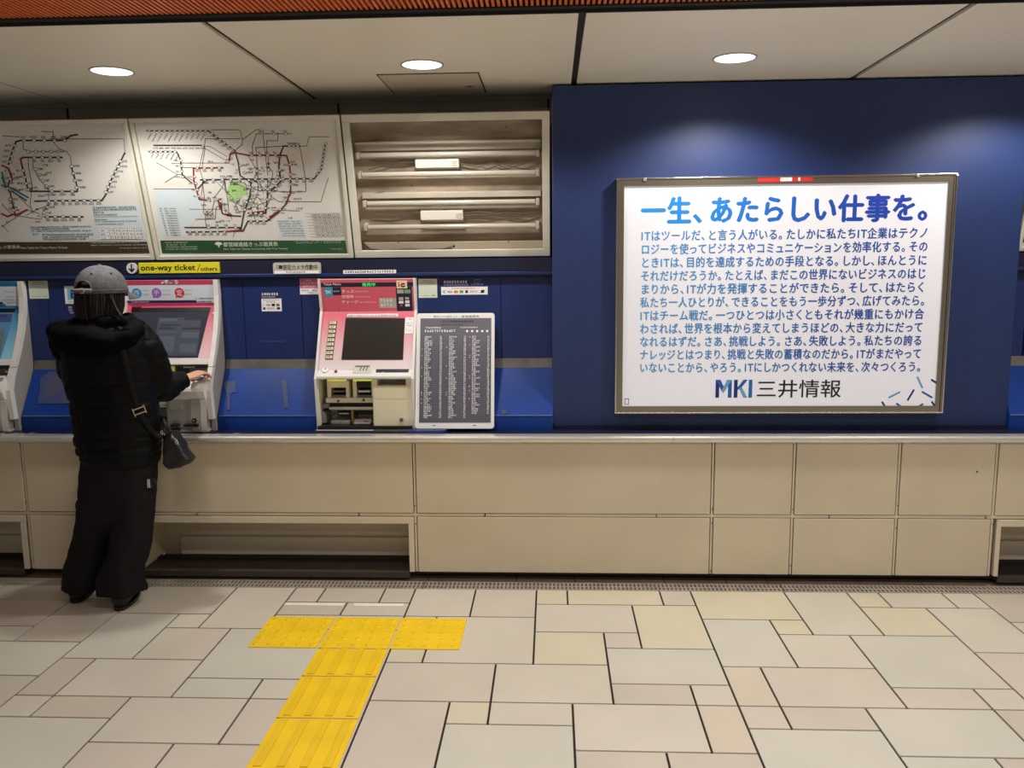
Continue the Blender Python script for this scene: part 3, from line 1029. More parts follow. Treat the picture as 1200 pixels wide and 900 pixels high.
def metro_map():
    t = thing('fare_board', 'tilted white fare map board with a brown bottom band, at the left edge', 'fare map', ((MX[0] + MX[1]) / 2, .42, 1.60), 'tilted boards above the ticket machines')
    x0, x1 = MX[0], MX[1]
    board_box(t, x0, x1, .020)
    rr = random.Random(21)
    mb = MB()
    sheet_base(mb, x0 + .004, x1 - .004, .020)
    c = -.0158
    C = (0, 120, 4.5)
    k = lambda *p: px(C, p)
    mb.poly(k((468, 545), (722, 545), (765, 732), (500, 732), (495, 655)), c, 5, MF)
    mb.poly(k((150, 655), (495, 655), (500, 732), (150, 732)), c, 5, MF)
    c += .0004
    for p in ([(0, 178), (90, 185)], [(250, 195), (645, 195), (650, 255), (655, 275)], [(270, 150), (275, 215), (305, 250), (345, 262), (362, 290), (370, 350)], [(210, 155), (270, 160)],
              [(110, 210), (115, 250), (150, 262), (330, 262)], [(140, 290), (140, 340), (160, 440), (150, 540), (165, 590)], [(165, 300), (165, 345), (200, 410), (245, 460), (250, 530), (220, 580), (210, 620)],
              [(0, 660), (60, 620), (135, 570), (200, 590)], [(70, 600), (205, 620)], [(0, 540), (60, 600)], [(130, 600), (180, 570), (250, 545)], [(30, 455), (0, 400)], [(60, 470), (150, 560)], [(0, 650), (40, 690)]):
        mb.line(k(*p), .0032, c, 1, MF)
    c += .0004
    for p in ([(35, 330), (55, 260), (75, 210), (100, 203), (330, 203), (365, 178), (400, 172)], [(110, 293), (145, 293), (320, 293)], [(370, 350), (385, 400), (400, 450), (400, 472), (150, 472)],
              [(105, 330), (125, 400), (140, 470)], [(245, 522), (530, 520), (550, 490), (580, 410), (625, 320), (650, 270)], [(225, 607), (430, 607)], [(45, 400), (30, 455), (45, 480)]):
        mb.line(k(*p), .0078, c, 2, MF)
    for p, m_ in (([(0, 335), (35, 350), (50, 390), (55, 415)], 3), ([(105, 330), (100, 300), (115, 292)], 3), ([(45, 480), (70, 590), (30, 605), (0, 590)], 3), ([(0, 370), (20, 450), (0, 440)], 10), ([(40, 450), (140, 505)], 10),
                  ([(50, 470), (130, 520)], 11), ([(175, 524), (245, 522)], 11), ([(0, 400), (25, 450)], 10), ([(70, 600), (135, 570)], 3)):
        mb.line(k(*p), .0085, c + .0003, m_, MF)
    c += .0008
    for p, n, s_ in (([(40, 330), (72, 215)], 4, -1), ([(90, 203), (360, 203)], 5, 1), ([(150, 293), (320, 293)], 4, -1), ([(365, 320), (400, 470)], 4, 1), ([(240, 472), (400, 472)], 3, -1),
                     ([(230, 523), (530, 521)], 8, -1), ([(545, 490), (580, 410), (635, 300)], 7, 1), ([(220, 607), (430, 607)], 5, -1), ([(110, 345), (140, 480)], 4, -1), ([(170, 340), (245, 460)], 4, 1),
                     ([(120, 262), (320, 262)], 5, 0), ([(50, 380), (30, 460), (70, 600)], 4, 1), ([(250, 540), (215, 600)], 2, 1)):
        stations(mb, k(*p), n, .0085, c, rr, s_ != 0, 2, s_)
    for i in range(22):
        (a, b), = k((rr.uniform(0, 240), rr.uniform(330, 640)))
        mb.scribble(a, a + rr.uniform(.02, .04), b, .01, c, rr.choice((2, 1)), MF, rr)
    for xa, xb, y, h in ((480, 712, 558, .009), (482, 715, 570, .009), (486, 540, 583, .009), (488, 610, 596, .008), (490, 720, 607, .004), (492, 560, 622, .006), (494, 720, 632, .006), (498, 650, 646, .006),
                         (152, 490, 662, .008), (155, 360, 672, .007), (160, 480, 683, .008), (165, 200, 699, .008), (215, 495, 702, .009), (218, 470, 714, .009), (220, 450, 726, .009)):
        (a, b), (a2, _) = k((xa, y), (xb, y))
        mb.scribble(a, a2, b - h / 2, h, c, 2, MF, rr, .95)
    (ta, tb), (tc, td) = k((512, 670), (748, 724))
    mb.box(ta, td, c - .0003, tc, tb, c - .0001, WHITE_I, 0, MF)
    for i in range(4):
        mb.line([(ta, tb + (td - tb) * i / 3), (tc, tb + (td - tb) * i / 3)], .0016, c, 1, MF)
    for j in range(6):
        xx = ta + .045 + (tc - ta - .045) * j / 5
        mb.line([(xx, tb), (xx, td)], .0016, c, 1, MF)
        if j < 5:
            for i in range(3):
                mb.scribble(xx + .006, xx + .034, tb + (td - tb) * (i + .8) / 3, .010, c, 2, MF, rr)
    for i in range(3):
        mb.scribble(ta + .006, ta + .04, tb + (td - tb) * (i + .8) / 3, .009, c, 2, MF, rr)
    mb.poly(k((-500, 742), (768, 738), (782, 800), (-500, 806)), c - .0004, 7, MF)
    (a0, v0), (a1, v1) = k((-160, 778), (96, 756))
    mb.text('東京メトロきっぷ運賃表', a0, v0, a1, v1, c, 8, MF, .012)
    (a0, v0), (a1, v1) = k((105, 780), (346, 763))
    mb.text('Fare Table for Tokyo Metro Tickets', a0, v0, a1, v1, c, 8, MF, .006)
    for xa, xb, y in ((470, 730, 747), (472, 770, 760), (620, 775, 775)):
        (a, v), (a2, _) = k((xa, y), (xb, y))
        mb.scribble(a, a2, v, .005, c, 8, MF, rr, .85)
    obj('map_sheet', mb, MAPMATS, t)


toei_map()
metro_map()


def empty_box():
    t = thing('empty_light_box', 'open white-framed light box with bare fluorescent tubes and no map in it', 'light box', ((MX[2] + MX[3]) / 2, .42, 1.60), 'tilted boards above the ticket machines')
    x0, x1 = MX[2], MX[3]
    board_box(t, x0, x1, .036, .11, True)
    M_tray = mat('dusty_brown_tray', (176, 160, 138), .6, vary=.22, scale=3.5, stretch=(1, 2, 4), rgb2=(122, 108, 92))
    M_tube = mat('unlit_tube_glass', (186, 180, 168), .18, vary=.04, scale=5)
    M_cap = mat('tube_holder_plastic', (186, 180, 168), .4)
    mb = MB()
    mb.box(x0 + .01, .006, -.110, x1 - .01, ML - .006, -.105, 0, 0, MF)
    for q in ((x0 + .010, .006, x0 + .016, ML - .006), (x1 - .016, .006, x1 - .010, ML - .006), (x0 + .016, .006, x1 - .016, .012), (x0 + .016, ML - .012, x1 - .016, ML - .006)):
        mb.box(q[0], q[1], -.105, q[2], q[3], -.017, 0, 0, MF)
    obj('back_tray', mb, M_tray, t)
    C = (390, 110, 4.286)

    def bx(mb, xa, ya, xb, yb, c0, c1, m=0, bev=.001):
        a0, b0, a1, b1 = MFd.box(C[0] + xa / C[2], C[1] + ya / C[2], C[0] + xb / C[2], C[1] + yb / C[2])
        mb.box(a0, b0, c0, a1, b1, c1, m, bev, MFd)
    MFd = Frame(MF.w(0, 0, -.09), MF.u, MF.v)
    mb = MB()
    bx(mb, 112, 233, 1045, 246, -.015, .02)
    bx(mb, 112, 246, 1045, 282, -.015, -.004)
    obj('channel', mb, mat('channel_metal', (180, 170, 154), .4, vary=.1, scale=6), t)
    mb = MB()
    bx(mb, 150, 492, 1045, 516, -.015, .02)
    obj('channel', mb, mat('channel_metal_lower', (190, 181, 166), .4, vary=.1, scale=6), t)
    mb = MB()
    bx(mb, 160, 742, 1060, 785, -.015, .004)
    obj('channel', mb, mat('channel_metal_bottom', (182, 170, 148), .45, vary=.1, scale=6), t)
    for y, xa, xb in ((299, 130, 1030), (396, 140, 1030), (541, 165, 1030), (660, 170, 1030)):
        a0, b0 = MFd.ab(C[0] + xa / C[2], C[1] + y / C[2])
        a1, b1 = MFd.ab(C[0] + xb / C[2], C[1] + y / C[2])
        b = (b0 + b1) / 2
        mb = MB()
        mb.tube([MFd.w(a0 + .012, b, .025), MFd.w(a1 - .012, b, .025)], .0125, 0, 14)
        obj('tube', mb, M_tube, t)
        for a in (a0, a1):
            mb = MB()
            mb.box(a - .009, b - .016, -.012, a + .009, b + .016, .040, 0, .004, MFd)
            obj('lamp_holder', mb, M_cap, t)
    for xa, ya, xb, yb in ((418, 325, 636, 366), (444, 582, 656, 627)):
        mb = MB()
        bx(mb, xa, ya, xb, yb, -.014, .026, 0, .002)
        bx(mb, xa + 6, yb - 3, xb, yb + 12, -.014, .012, 1, .001)
        a0, b0, a1, b1 = MFd.box(C[0] + xa / C[2], C[1] + ya / C[2], C[0] + xb / C[2], C[1] + yb / C[2])
        for i in range(3):
            mb.scribble(a1 - .035, a1 - .006, b0 + .006 + i * .009, .006, .0264, 2, MFd, R)
        obj('ballast', mb, [mat('ballast_white', (232, 228, 216), .4), M_cap, M_greyink], t)
    M_wire = mat('loose_wire_grey', (92, 84, 76), .6)
    for pts in ([(420, 335), (360, 330), (300, 350), (180, 380)], [(420, 340), (350, 345), (260, 345), (190, 330)], [(640, 345), (720, 370), (800, 345), (880, 372), (960, 350), (1010, 330)],
                [(640, 350), (700, 355), (780, 375), (850, 350), (930, 372), (1010, 380)], [(444, 600), (380, 590), (300, 610), (200, 600)], [(656, 600), (740, 590), (850, 600), (930, 610), (1020, 590)],
                [(656, 610), (760, 605), (880, 595), (960, 600)], [(150, 505), (200, 500), (260, 490), (265, 510)]):
        q = [MFd.w(*MFd.ab(C[0] + x / C[2], C[1] + y / C[2]), .006 + .004 * (i % 2)) for i, (x, y) in enumerate(pts)]
        mb = MB()
        mb.tube(q, .0025, 0, 6)
        obj('wire', mb, M_wire, t)
    mb = MB()
    q = [MFd.w(*MFd.ab(C[0] + x / C[2], C[1] + y / C[2]), .012) for x, y in ((155, 745), (190, 775), (260, 785), (400, 775), (480, 782), (560, 775), (600, 765))]
    mb.tube(q, .0045, 0, 8)
    obj('wire', mb, M_wire, t)
    for x, y, r in ((608, 764, .0065), (328, 710, .003), (330, 745, .003), (884, 742, .004), (870, 168, .003), (395, 465, .003)):
        a, b = MFd.ab(C[0] + x / C[2], C[1] + y / C[2])
        mb = MB()
        mb.disc(a, b, r, .0046 if y > 735 else -.0145, 0, MFd, 12)
        obj('screw_hole', mb, M_dark, t)
    mb = MB()
    a0, b0, a1, b1 = MFd.box(390 + 862 / 4.286, 110 + 776 / 4.286, 390 + 912 / 4.286, 110 + 783 / 4.286)
    mb.quad(a0, b0, a1, b1, .0046, 0, MFd)
    obj('slot', mb, M_dark, t)


empty_box()


def right_board():
    t = thing('fare_board', 'sliver of a white fare board at the right edge beyond the blue wall', 'fare map', (2.9, .42, 1.60), 'tilted boards above the ticket machines')
    x0, x1 = 2.262, 3.29
    board_box(t, x0, x1, .020)
    mb = MB()
    sheet_base(mb, x0 + .004, x1 - .004, .020)
    mb.quad(x0 + .03, .04, x1 - .03, .09, -.0158, 6, MF)
    obj('map_sheet', mb, MAPMATS, t)


right_board()


# ------------------------------------------------------------------ lit poster on the blue wall
def poster():
    YP = .118
    F = vface(YP)
    o0, o1 = P(723, 209, YP), P(1123, 203, YP)
    q0, q1 = P(1105, 484, YP), P(720, 485, YP)
    x0, x1 = (o0.x + q1.x) / 2, (o1.x + q0.x) / 2
    z1, z0 = (o0.z + o1.z) / 2, (q0.z + q1.z) / 2
    t = thing('lit_poster', 'large white backlit poster of blue Japanese text in a metal frame on the blue wall', 'poster', ((x0 + x1) / 2, .169, z0))
    s0, s1 = P(732, 218, YP), P(1113, 213, YP)
    s2, s3 = P(1096, 476, YP), P(729, 476, YP)
    sx0, sx1 = (s0.x + s3.x) / 2, (s1.x + s2.x) / 2
    sz1, sz0 = (s0.z + s1.z) / 2, (s2.z + s3.z) / 2
    mb = MB()
    e = .007
    for a, b, c, d in ((x0, z0, x1, z0 + e), (x0, z1 - e, x1, z1), (x0, z0 + e, x0 + e, z1 - e), (x1 - e, z0 + e, x1, z1 - e)):
        mb.box(a, YP - .002, b, c, .169, d, 0, .001)
    for a, b, c, d in ((x0 + e, z0 + e, x1 - e, sz0), (x0 + e, sz1, x1 - e, z1 - e), (x0 + e, sz0, sx0, sz1), (sx1, sz0, x1 - e, sz1)):
        mb.box(a, YP + .002, b, c, .169, d, 1, 0)
    mb.box(x1 - .018, YP + .0012, z0 + e, x1 - .014, YP + .003, z1 - e, 2)
    obj('frame', mb, [mat('bright_frame_edge', (206, 204, 198), .25, 1.0), mat('brown_grey_frame', (142, 134, 118), .3, .75, vary=.06, scale=2), M_dark], t)
    for X in (x0 + .125, x1 - .19):
        mb = MB()
        mb.box(X, YP - .006, z1 - .014, X + .014, YP + .003, z1 - .001, 0, .001)
        obj('catch', mb, M_steel, t)
    # red notice on the top rail
    mb = MB()
    a0, b0, a1, b1 = F.box(888, 207, 953, 213)
    mb.box(a0, b0, -.0022, a1, b1, -.0004, 0, 0, F)
    k0 = a0 + (a1 - a0) * .41
    k1 = a0 + (a1 - a0) * .62
    mb.quad(k0, b0 + .003, k1, b1 - .003, 0.0, 1, F)
    mb.scribble(k0 + .004, k1 - .004, (b0 + b1) / 2 - .004, .008, .0004, 2, F, R)
    mb.quad(a0 + (a1 - a0) * .73, b0 + .004, a0 + (a1 - a0) * .77, b1 - .005, 0.0, 1, F)
    obj('red_label', mb, [mat('red_label', (196, 44, 40), .5), M_white, M_greyink], t)
    # lit sheet with its print
    sheet = bpy.data.materials.new('backlit_white_sheet')
    sheet.use_nodes = True
    b = sheet.node_tree.nodes['Principled BSDF']
    b.inputs['Base Color'].default_value = (*lin((212, 212, 218)), 1)
    b.inputs['Roughness'].default_value = .35
    b.inputs['Emission Color'].default_value = (.93, .94, 1.0, 1)
    b.inputs['Emission Strength'].default_value = .24
    mb = MB()
    S = vface(.128)
    mb.box(sx0 - .003, sz0 - .003, -.006, sx1 + .003, sz1 + .003, 0, 0, 0, S)
    xa, za, xb, zb = S.box(751, 230, 1095, 262)
    z_t0 = (S.ab(800, 263)[1] + S.ab(1050, 260)[1]) / 2
    z_t1 = (S.ab(800, 231)[1] + S.ab(1050, 228)[1]) / 2
    xa, xb = S.ab(751, 246)[0], S.ab(1095, 243)[0]
    mb.jline('一生、あたらしい仕事を。', xa, xb + .012, (z_t0 + z_t1) / 2, (z_t1 - z_t0) * 1.06, .0006, 1, S, .042)
    L = ['ITはツールだ、と言う人がいる。たしかに私たちIT企業はテクノ', 'ロジーを使ってビジネスやコミュニケーションを効率化する。その', 'ときITは、目的を達成するための手段となる。しかし、ほんとうに',
         'それだけだろうか。たとえば、まだこの世界にないビジネスのはじ', 'まりから、ITが力を発揮することができたら。そして、はたらく', '私たち一人ひとりが、できることをもう一歩分ずつ、広げてみたら。',
         'ITはチーム戦だ。一つひとつは小さくともそれが幾重にもかけ合', 'わされば、世界を根本から変えてしまうほどの、大きな力にだって', 'なれるはずだ。さあ、挑戦しよう。さあ、失敗しよう。私たちの誇る',
         'ナレッジとはつまり、挑戦と失敗の蓄積なのだから。ITがまだやって', 'いないことから、やろう。ITにしかつくれない未来を、次々つくろう。']
    la, lb = S.ab(751, 277.4)[0], S.ab(1089, 272.2)[0]
    lza = (S.ab(751, 277.4)[1] + S.ab(1089, 272.2)[1]) / 2
    lzb = (S.ab(747, 430.8)[1] + S.ab(1081, 430.2)[1]) / 2
    for i, s_ in enumerate(L):
        zz = lza + (lzb - lza) * i / 10
        end = lb + (.012 if s_.endswith('。') else 0)
        mb.jline(s_, la, end, zz, .054, .0006, 2, S, .027)
    # company mark and name, bottom centre
    a0, b0, a1, b1 = S.box(838.5, 445, 881.5, 466)
    W, H = a1 - a0, b1 - b0
    pt = lambda *q: [(a0 + x * W, b0 + y * H) for x, y in q]
    mb.poly(pt((0, 0), (.10, 0), (.10, 1), (0, 1)), .0006, 3, S)
    mb.poly(pt((.0, 1), (.13, 1), (.27, .42), (.20, .25)), .0008, 4, S)
    mb.poly(pt((.20, .25), (.27, .42), (.44, 1), (.31, 1), (.17, .42)), .0009, 5, S)
    mb.poly(pt((.34, 0), (.44, 0), (.44, 1), (.34, 1)), .0007, 4, S)
    mb.poly(pt((.50, 0), (.60, 0), (.60, 1), (.50, 1)), .0006, 3, S)
    mb.poly(pt((.60, .42), (.60, .58), (.76, 1), (.87, 1), (.70, .55)), .0007, 4, S)
    mb.poly(pt((.64, .52), (.71, .60), (.87, 0), (.76, 0)), .0009, 5, S)
    mb.poly(pt((.90, 0), (1, 0), (1, 1), (.90, 1)), .0006, 6, S)
    a0, b0, a1, b1 = S.box(887, 445, 985.5, 466)
    mb.text('三井情報', a0, b0, a1, b1, .0006, 7, S, .008)
    for (xa, ya, xb, yb), m_ in (((1020, 48, 1043, 97), 5), ((1087, 60, 1110, 76), 3), ((887, 143, 937, 118), 5), ((1003, 108, 975, 155), 3), ((1043, 117, 1088, 143), 4), ((855, 165, 868, 185), 3), ((923, 172, 942, 185), 4), ((1045, 174, 1026, 185), 8), ((1088, 163, 1102, 186), 3)):
        mb.line([S.ab(820 + xa / 4, 430 + ya / 4), S.ab(820 + xb / 4, 430 + yb / 4)], .009, .0006, m_, S)
    a0, b0, a1, b1 = S.box(732, 467, 737, 474)
    for q in ((a0, b0, a1, b0 + .003), (a0, b1 - .003, a1, b1), (a0, b0, a0 + .003, b1), (a1 - .003, b0, a1, b1)):
        mb.quad(*q, .0006, 8, S)
    xo = (x0 + x1) / 2
    mats = [sheet, gradient_mat('title_blue_ink', (20, 140, 218), (10, 56, 158), sx0 - xo, sx0 - xo + 1.1, 'X', .5, .18), gradient_mat('text_blue_ink', (70, 148, 200), (20, 68, 148), sx0 - xo, sx0 - xo + 1.0, 'X', .5, .18),
            mat('mark_navy', (16, 34, 118), .5), mat('mark_blue', (20, 92, 176), .5), mat('mark_light_blue', (104, 168, 214), .5), mat('mark_mid_blue', (16, 112, 180), .5), M_ink, M_greyink]
    obj('printed_sheet', mb, mats, t)


poster()
# ------------------------------------------------------------------ signs and stickers
YH = .452      # face of the header's lower rail; signs stand on the header


def signs():
    F = vface(.261)
    # round arrow sign
    a, b = F.ab(154.2, 314.3)
    mb = MB()
    mb.cyl(a, b, .0275, -.014, .0, 0, F, 28)
    mb.line([(a, b + .018), (a, b - .016)], .0075, .0006, 1, F)
    mb.line([(a - .0125, b - .003), (a, b - .0165), (a + .0125, b - .003)], .0075, .0006, 1, F)
    solo('arrow_sign', mb, [mat('pale_grey_disc', (206, 204, 204), .5), M_ink], 'round pale sign with a black down arrow beside the yellow sign', 'sign')
    # yellow sign
    mb = MB()
    a0, b0, a1, b1 = F.box(162.5, 307.5, 257, 320.2)
    mb.box(a0, b0, -.014, a1, b1, 0, 0, .002, F)
    ta, tb, tc, td = F.box(165, 310, 229, 319)
    mb.text('one-way ticket', ta, tb, tc, td, .0006, 1, F, .022)
    ta, tb, tc, td = F.box(235, 312.5, 254.5, 317.3)
    mb.text('others', ta, tb, tc, td, .0006, 1, F, .012)
    p, q = F.ab(231.5, 317.5), F.ab(234.5, 309.5)
    mb.line([p, q], .003, .0006, 1, F)
    solo('ticket_sign', mb, [M_yellow, M_ink], 'yellow one-way ticket sign above the person\'s ticket machine', 'sign')
    # camera notice plate
    mb = MB()
    a0, b0, a1, b1 = F.box(320, 307.5, 375.5, 321)
    r = .012
    pts = []
    for cx, cz, s_ in ((a1 - r, b1 - r, 0), (a0 + r, b1 - r, 90), (a0 + .004, b0 + .004, 180), (a1 - .004, b0 + .004, 270)):
        rr = r if s_ < 180 else .004
        for i in range(5):
            an = math.radians(s_ + 90 * i / 4)
            pts.append((cx + rr * math.cos(an), cz + rr * math.sin(an)))
    mb.prism(pts, -.014, 0, 0, F)
    ta, tb, tc, td = F.box(332, 310, 372, 316.6)
    mb.text('防犯カメラ作動中', ta, tb, tc, td, .0006, 1, F, .012)
    ta, tb, tc, td = F.box(324, 311, 331, 315)
    mb.quad(ta + .012, tb, tc, td, .0006, 1, F)
    for q in ((ta, tb, ta + .012, tb + .002), (ta, td - .002, ta + .012, td), (ta, tb, ta + .002, td)):
        mb.quad(*q, .0006, 1, F)
    ta, tb, tc, td = F.box(322, 317.2, 373.5, 320.4)
    mb.quad(ta, tb, tc, td, .0004, 2, F)
    mb.scribble(ta + .055, tc - .06, tb + .003, .008, .0008, 3, F, R)
    solo('camera_notice', mb, [mat('grey_plate', (186, 184, 172), .4), M_ink, M_white, M_greyink], 'rounded grey security camera notice on the dark header above the bay', 'sign')
    # white printed strip on the header, above the centre machine
    mb = MB()
    a0, b0, a1, b1 = F.box(402, 316.4, 464, 320.6)
    mb.box(a0, b0, -.0057, a1, b1, -.0035, 0, 0, F)
    mb.scribble(a0 + .008, a1 - .01, b0 + .004, .0105, -.0031, 1, F, R, 1, .0125)
    solo('notice_strip', mb, [M_white, M_ink], 'narrow white printed strip on the header above the cream and pink machine', 'notice')
    # stickers on the upright panels (Y = .30)
    S = vface(.2995)

    def card(mb, x0, y0, x1, y1, m=0, th=.0008):
        q = S.box(x0, y0, x1, y1)
        mb.box(q[0], q[1], -.0004, q[2], q[3], th, m, 0, S)
        return q
    M_mint = mat('pale_mint_paper', (214, 224, 206), .6)
    for (x0, y0, x1, y1), lab in (((34, 328, 56.5, 350), 'square pale notice on the blue panel beside the leftmost machine'),
                                  ((490.5, 326.7, 512.3, 349), 'square pale mint notice above the leaning fare chart')):
        mb = MB()
        a0, b0, a1, b1 = card(mb, x0, y0, x1, y1)
        w_, h_ = a1 - a0, b1 - b0
        mb.scribble(a0 + .2 * w_, a1 - .2 * w_, b0 + .86 * h_, .0055, .0012, 1, S, R)
        mb.scribble(a0 + .1 * w_, a1 - .1 * w_, b0 + .76 * h_, .0055, .0012, 1, S, R)
        mb.scribble(a0 + .1 * w_, a0 + .6 * w_, b0 + .1 * h_, .003, .0012, 1, S, R)
        mb.scribble(a0 + .7 * w_, a1 - .05 * w_, b0 + .1 * h_, .005, .0012, 2, S, R)
        solo('paper_notice', mb, [M_mint, M_greyink, M_ink], lab, 'notice', 'square pale paper notices')
    # pictogram sticker near the person's head
    mb = MB()
    a0, b0, a1, b1 = card(mb, 76, 335.2, 97, 356)
    w_, h_ = a1 - a0, b1 - b0
    mb.quad(a0 + .15 * w_, b0 + .22 * h_, a1 - .12 * w_, b1 - .12 * h_, .0012, 1, S)
    cx, cz = a0 + .40 * w_, b0 + .52 * h_
    mb.disc(cx, cz + .019, .0072, .0016, 2, S)
    mb.poly([(cx - .008, cz - .02), (cx + .008, cz - .02), (cx + .006, cz), (cx + .016, cz - .003), (cx + .016, cz + .003), (cx + .004, cz + .011), (cx - .007, cz + .011)], .0016, 2, S)
    mb.scribble(a0 + .2 * w_, a1 - .2 * w_, b0 + .08 * h_, .005, .0012, 3, S, R)
    solo('pictogram_sticker', mb, [M_white, mat('pictogram_pale_blue', (132, 184, 204), .6), mat('pictogram_blue', (16, 72, 132), .6), M_greyink], 'white sticker with a blue figure pictogram left of the person\'s head', 'sticker')
    mb = MB()
    for q in ((80, 359, 84, 361.5), (80.5, 362.5, 84.5, 364.5), (82, 365.5, 86, 367.5)):
        card(mb, *q, 1)
    for q in ((88, 358.5, 90.6, 366.5), (90.6, 364.5, 93, 367)):
        card(mb, *q, 0)
    solo('white_decal', mb, [M_white, mat('pale_decal_ink', (150, 150, 170), .6)], 'small white decal low on the panel by the person\'s neck', 'sticker')
    # payment card sticker, blue panel between machines
    mb = MB()
    a0, b0, a1, b1 = card(mb, 306.6, 350, 330, 364.8)
    w_, h_ = a1 - a0, b1 - b0
    mb.scribble(a0 + .08 * w_, a1 - .1 * w_, b0 + .86 * h_, .004, .0012, 1, S, R)
    mb.scribble(a0 + .25 * w_, a1 - .25 * w_, b0 + .70 * h_, .0055, .0012, 2, S, R)
    mb.line([(a0 + .1 * w_, b0 + .56 * h_), (a0 + .08 * w_, b0 + .5 * h_), (a0 + .1 * w_, b0 + .44 * h_)], .002, .0012, 3, S)
    mb.text('VISA', a0 + .22 * w_, b0 + .43 * h_, a0 + .45 * w_, b0 + .57 * h_, .0012, 3, S, .02)
    for k_, m_ in ((.51, 3), (.74, 2)):
        mb.quad(a0 + k_ * w_, b0 + .40 * h_, a0 + (k_ + .16) * w_, b0 + .60 * h_, .0012, m_, S)
    mb.quad(a0 + .07 * w_, b0 + .14 * h_, a0 + .19 * w_, b0 + .32 * h_, .0012, 4, S)
    mb.scribble(a0 + .27 * w_, a0 + .7 * w_, b0 + .17 * h_, .008, .0012, 2, S, R)
    mb.quad(a0 + .76 * w_, b0 + .14 * h_, a0 + .92 * w_, b0 + .32 * h_, .0012, 3, S)
    q = S.box(306.6, 342.5, 328, 346)
    for k_ in range(2):
        mb.scribble(q[0], q[2], q[1], .0125, .0004 + .0003 * k_, 0, S, R)
    q = S.box(306.6, 346.4, 328, 348.6)
    mb.scribble(q[0], q[2] - .02, q[1], .006, .0004, 0, S, R)
    solo('card_sticker', mb, [M_white, mat('sticker_violet', (88, 72, 140), .6), M_greyink, M_ink, M_navy], 'small white payment card sticker in the middle of the bay between the pink machines', 'sticker')
    # pink notice by the centre machine
    mb = MB()
    a0, b0, a1, b1 = card(mb, 351.3, 326.2, 374.5, 345, 0)
    w_, h_ = a1 - a0, b1 - b0
    mb.quad(a0, b0 + .38 * h_, a1, b1, .0012, 1, S)
    mb.scribble(a0 + .3 * w_, a0 + .65 * w_, b0 + .82 * h_, .008, .0016, 0, S, R)
    mb.scribble(a0 + .04 * w_, a1 - .05 * w_, b0 + .64 * h_, .010, .0016, 0, S, R)
    mb.scribble(a0 + .15 * w_, a1 - .18 * w_, b0 + .46 * h_, .010, .0016, 0, S, R)
    mb.scribble(a0 + .06 * w_, a1 - .5 * w_, b0 + .2 * h_, .008, .0012, 2, S, R)
    mb.scribble(a0 + .58 * w_, a1 - .1 * w_, b0 + .2 * h_, .008, .0012, 2, S, R)
    mb.scribble(a0 + .4 * w_, a1 - .35 * w_, b0 + .08 * h_, .005, .0012, 2, S, R)
    solo('pink_notice', mb, [M_white, mat('notice_pink', (216, 106, 150), .6), M_greyink], 'small pink and white notice at the left side of the cream and pink machine', 'notice')
    # long card strip sticker over the fare chart
    mb = MB()
    a0, b0, a1, b1 = card(mb, 517, 336, 571.5, 345.3)
    w_, h_ = a1 - a0, b1 - b0
    mb.scribble(a0 + .22 * w_, a0 + .75 * w_, b0 + .72 * h_, .0055, .0012, 1, S, R)
    mb.line([(a0 + .06 * w_, b0 + .55 * h_), (a0 + .04 * w_, b0 + .38 * h_), (a0 + .06 * w_, b0 + .2 * h_)], .002, .0012, 2, S)
    mb.line([(a0 + .08 * w_, b0 + .55 * h_), (a0 + .06 * w_, b0 + .38 * h_), (a0 + .08 * w_, b0 + .2 * h_)], .002, .0012, 2, S)
    mb.text('VISA', a0 + .13 * w_, b0 + .24 * h_, a0 + .245 * w_, b0 + .5 * h_, .0012, 2, S, .02)
    mb.disc(a0 + .305 * w_, b0 + .37 * h_, .0068, .0012, 1, S)
    mb.disc(a0 + .34 * w_, b0 + .37 * h_, .0068, .0014, 5, S)
    mb.quad(a0 + .40 * w_, b0 + .2 * h_, a0 + .475 * w_, b0 + .55 * h_, .0012, 6, S)
    mb.quad(a0 + .52 * w_, b0 + .2 * h_, a0 + .575 * w_, b0 + .55 * h_, .0012, 2, S)
    mb.scribble(a0 + .62 * w_, a0 + .8 * w_, b0 + .3 * h_, .008, .0012, 3, S, R)
    mb.poly([(a0 + .845 * w_, b0 + .2 * h_), (a0 + .92 * w_, b0 + .2 * h_), (a0 + .935 * w_, b0 + .58 * h_), (a0 + .86 * w_, b0 + .58 * h_)], .0012, 2, S)
    q = S.box(520, 329, 550, 332)
    for k_ in range(2):
        mb.scribble(q[0], q[2], q[1], .0135, .0004 + .0003 * k_, 0, S, R)
    q = S.box(520, 332.6, 550, 334.8)
    for k_ in range(2):
        mb.scribble(q[0], q[2], q[1], .009, .0004 + .0003 * k_, 4, S, R)
    q = S.box(556, 327.6, 562.5, 331.5)
    for w2 in ((q[0], q[1], q[2], q[1] + .0015), (q[0], q[3] - .0015, q[2], q[3]), (q[0], q[1], q[0] + .0015, q[3]), (q[2] - .0015, q[1], q[2], q[3])):
        mb.quad(*w2, .0004, 4, S)
    q = S.box(552, 331.6, 567, 334.2)
    mb.scribble(q[0], q[2], q[1], .008, .0004, 4, S, R, .7)
    solo('card_strip_sticker', mb, [M_white, mat('sticker_red', (206, 74, 48), .6), M_ink, M_greyink, mat('pale_lilac_print', (160, 168, 214), .6), mat('sticker_orange', (226, 150, 60), .6), mat('sticker_green', (90, 150, 90), .6)],
         'long white card logo sticker with lilac print above the leaning fare chart', 'sticker')


signs()


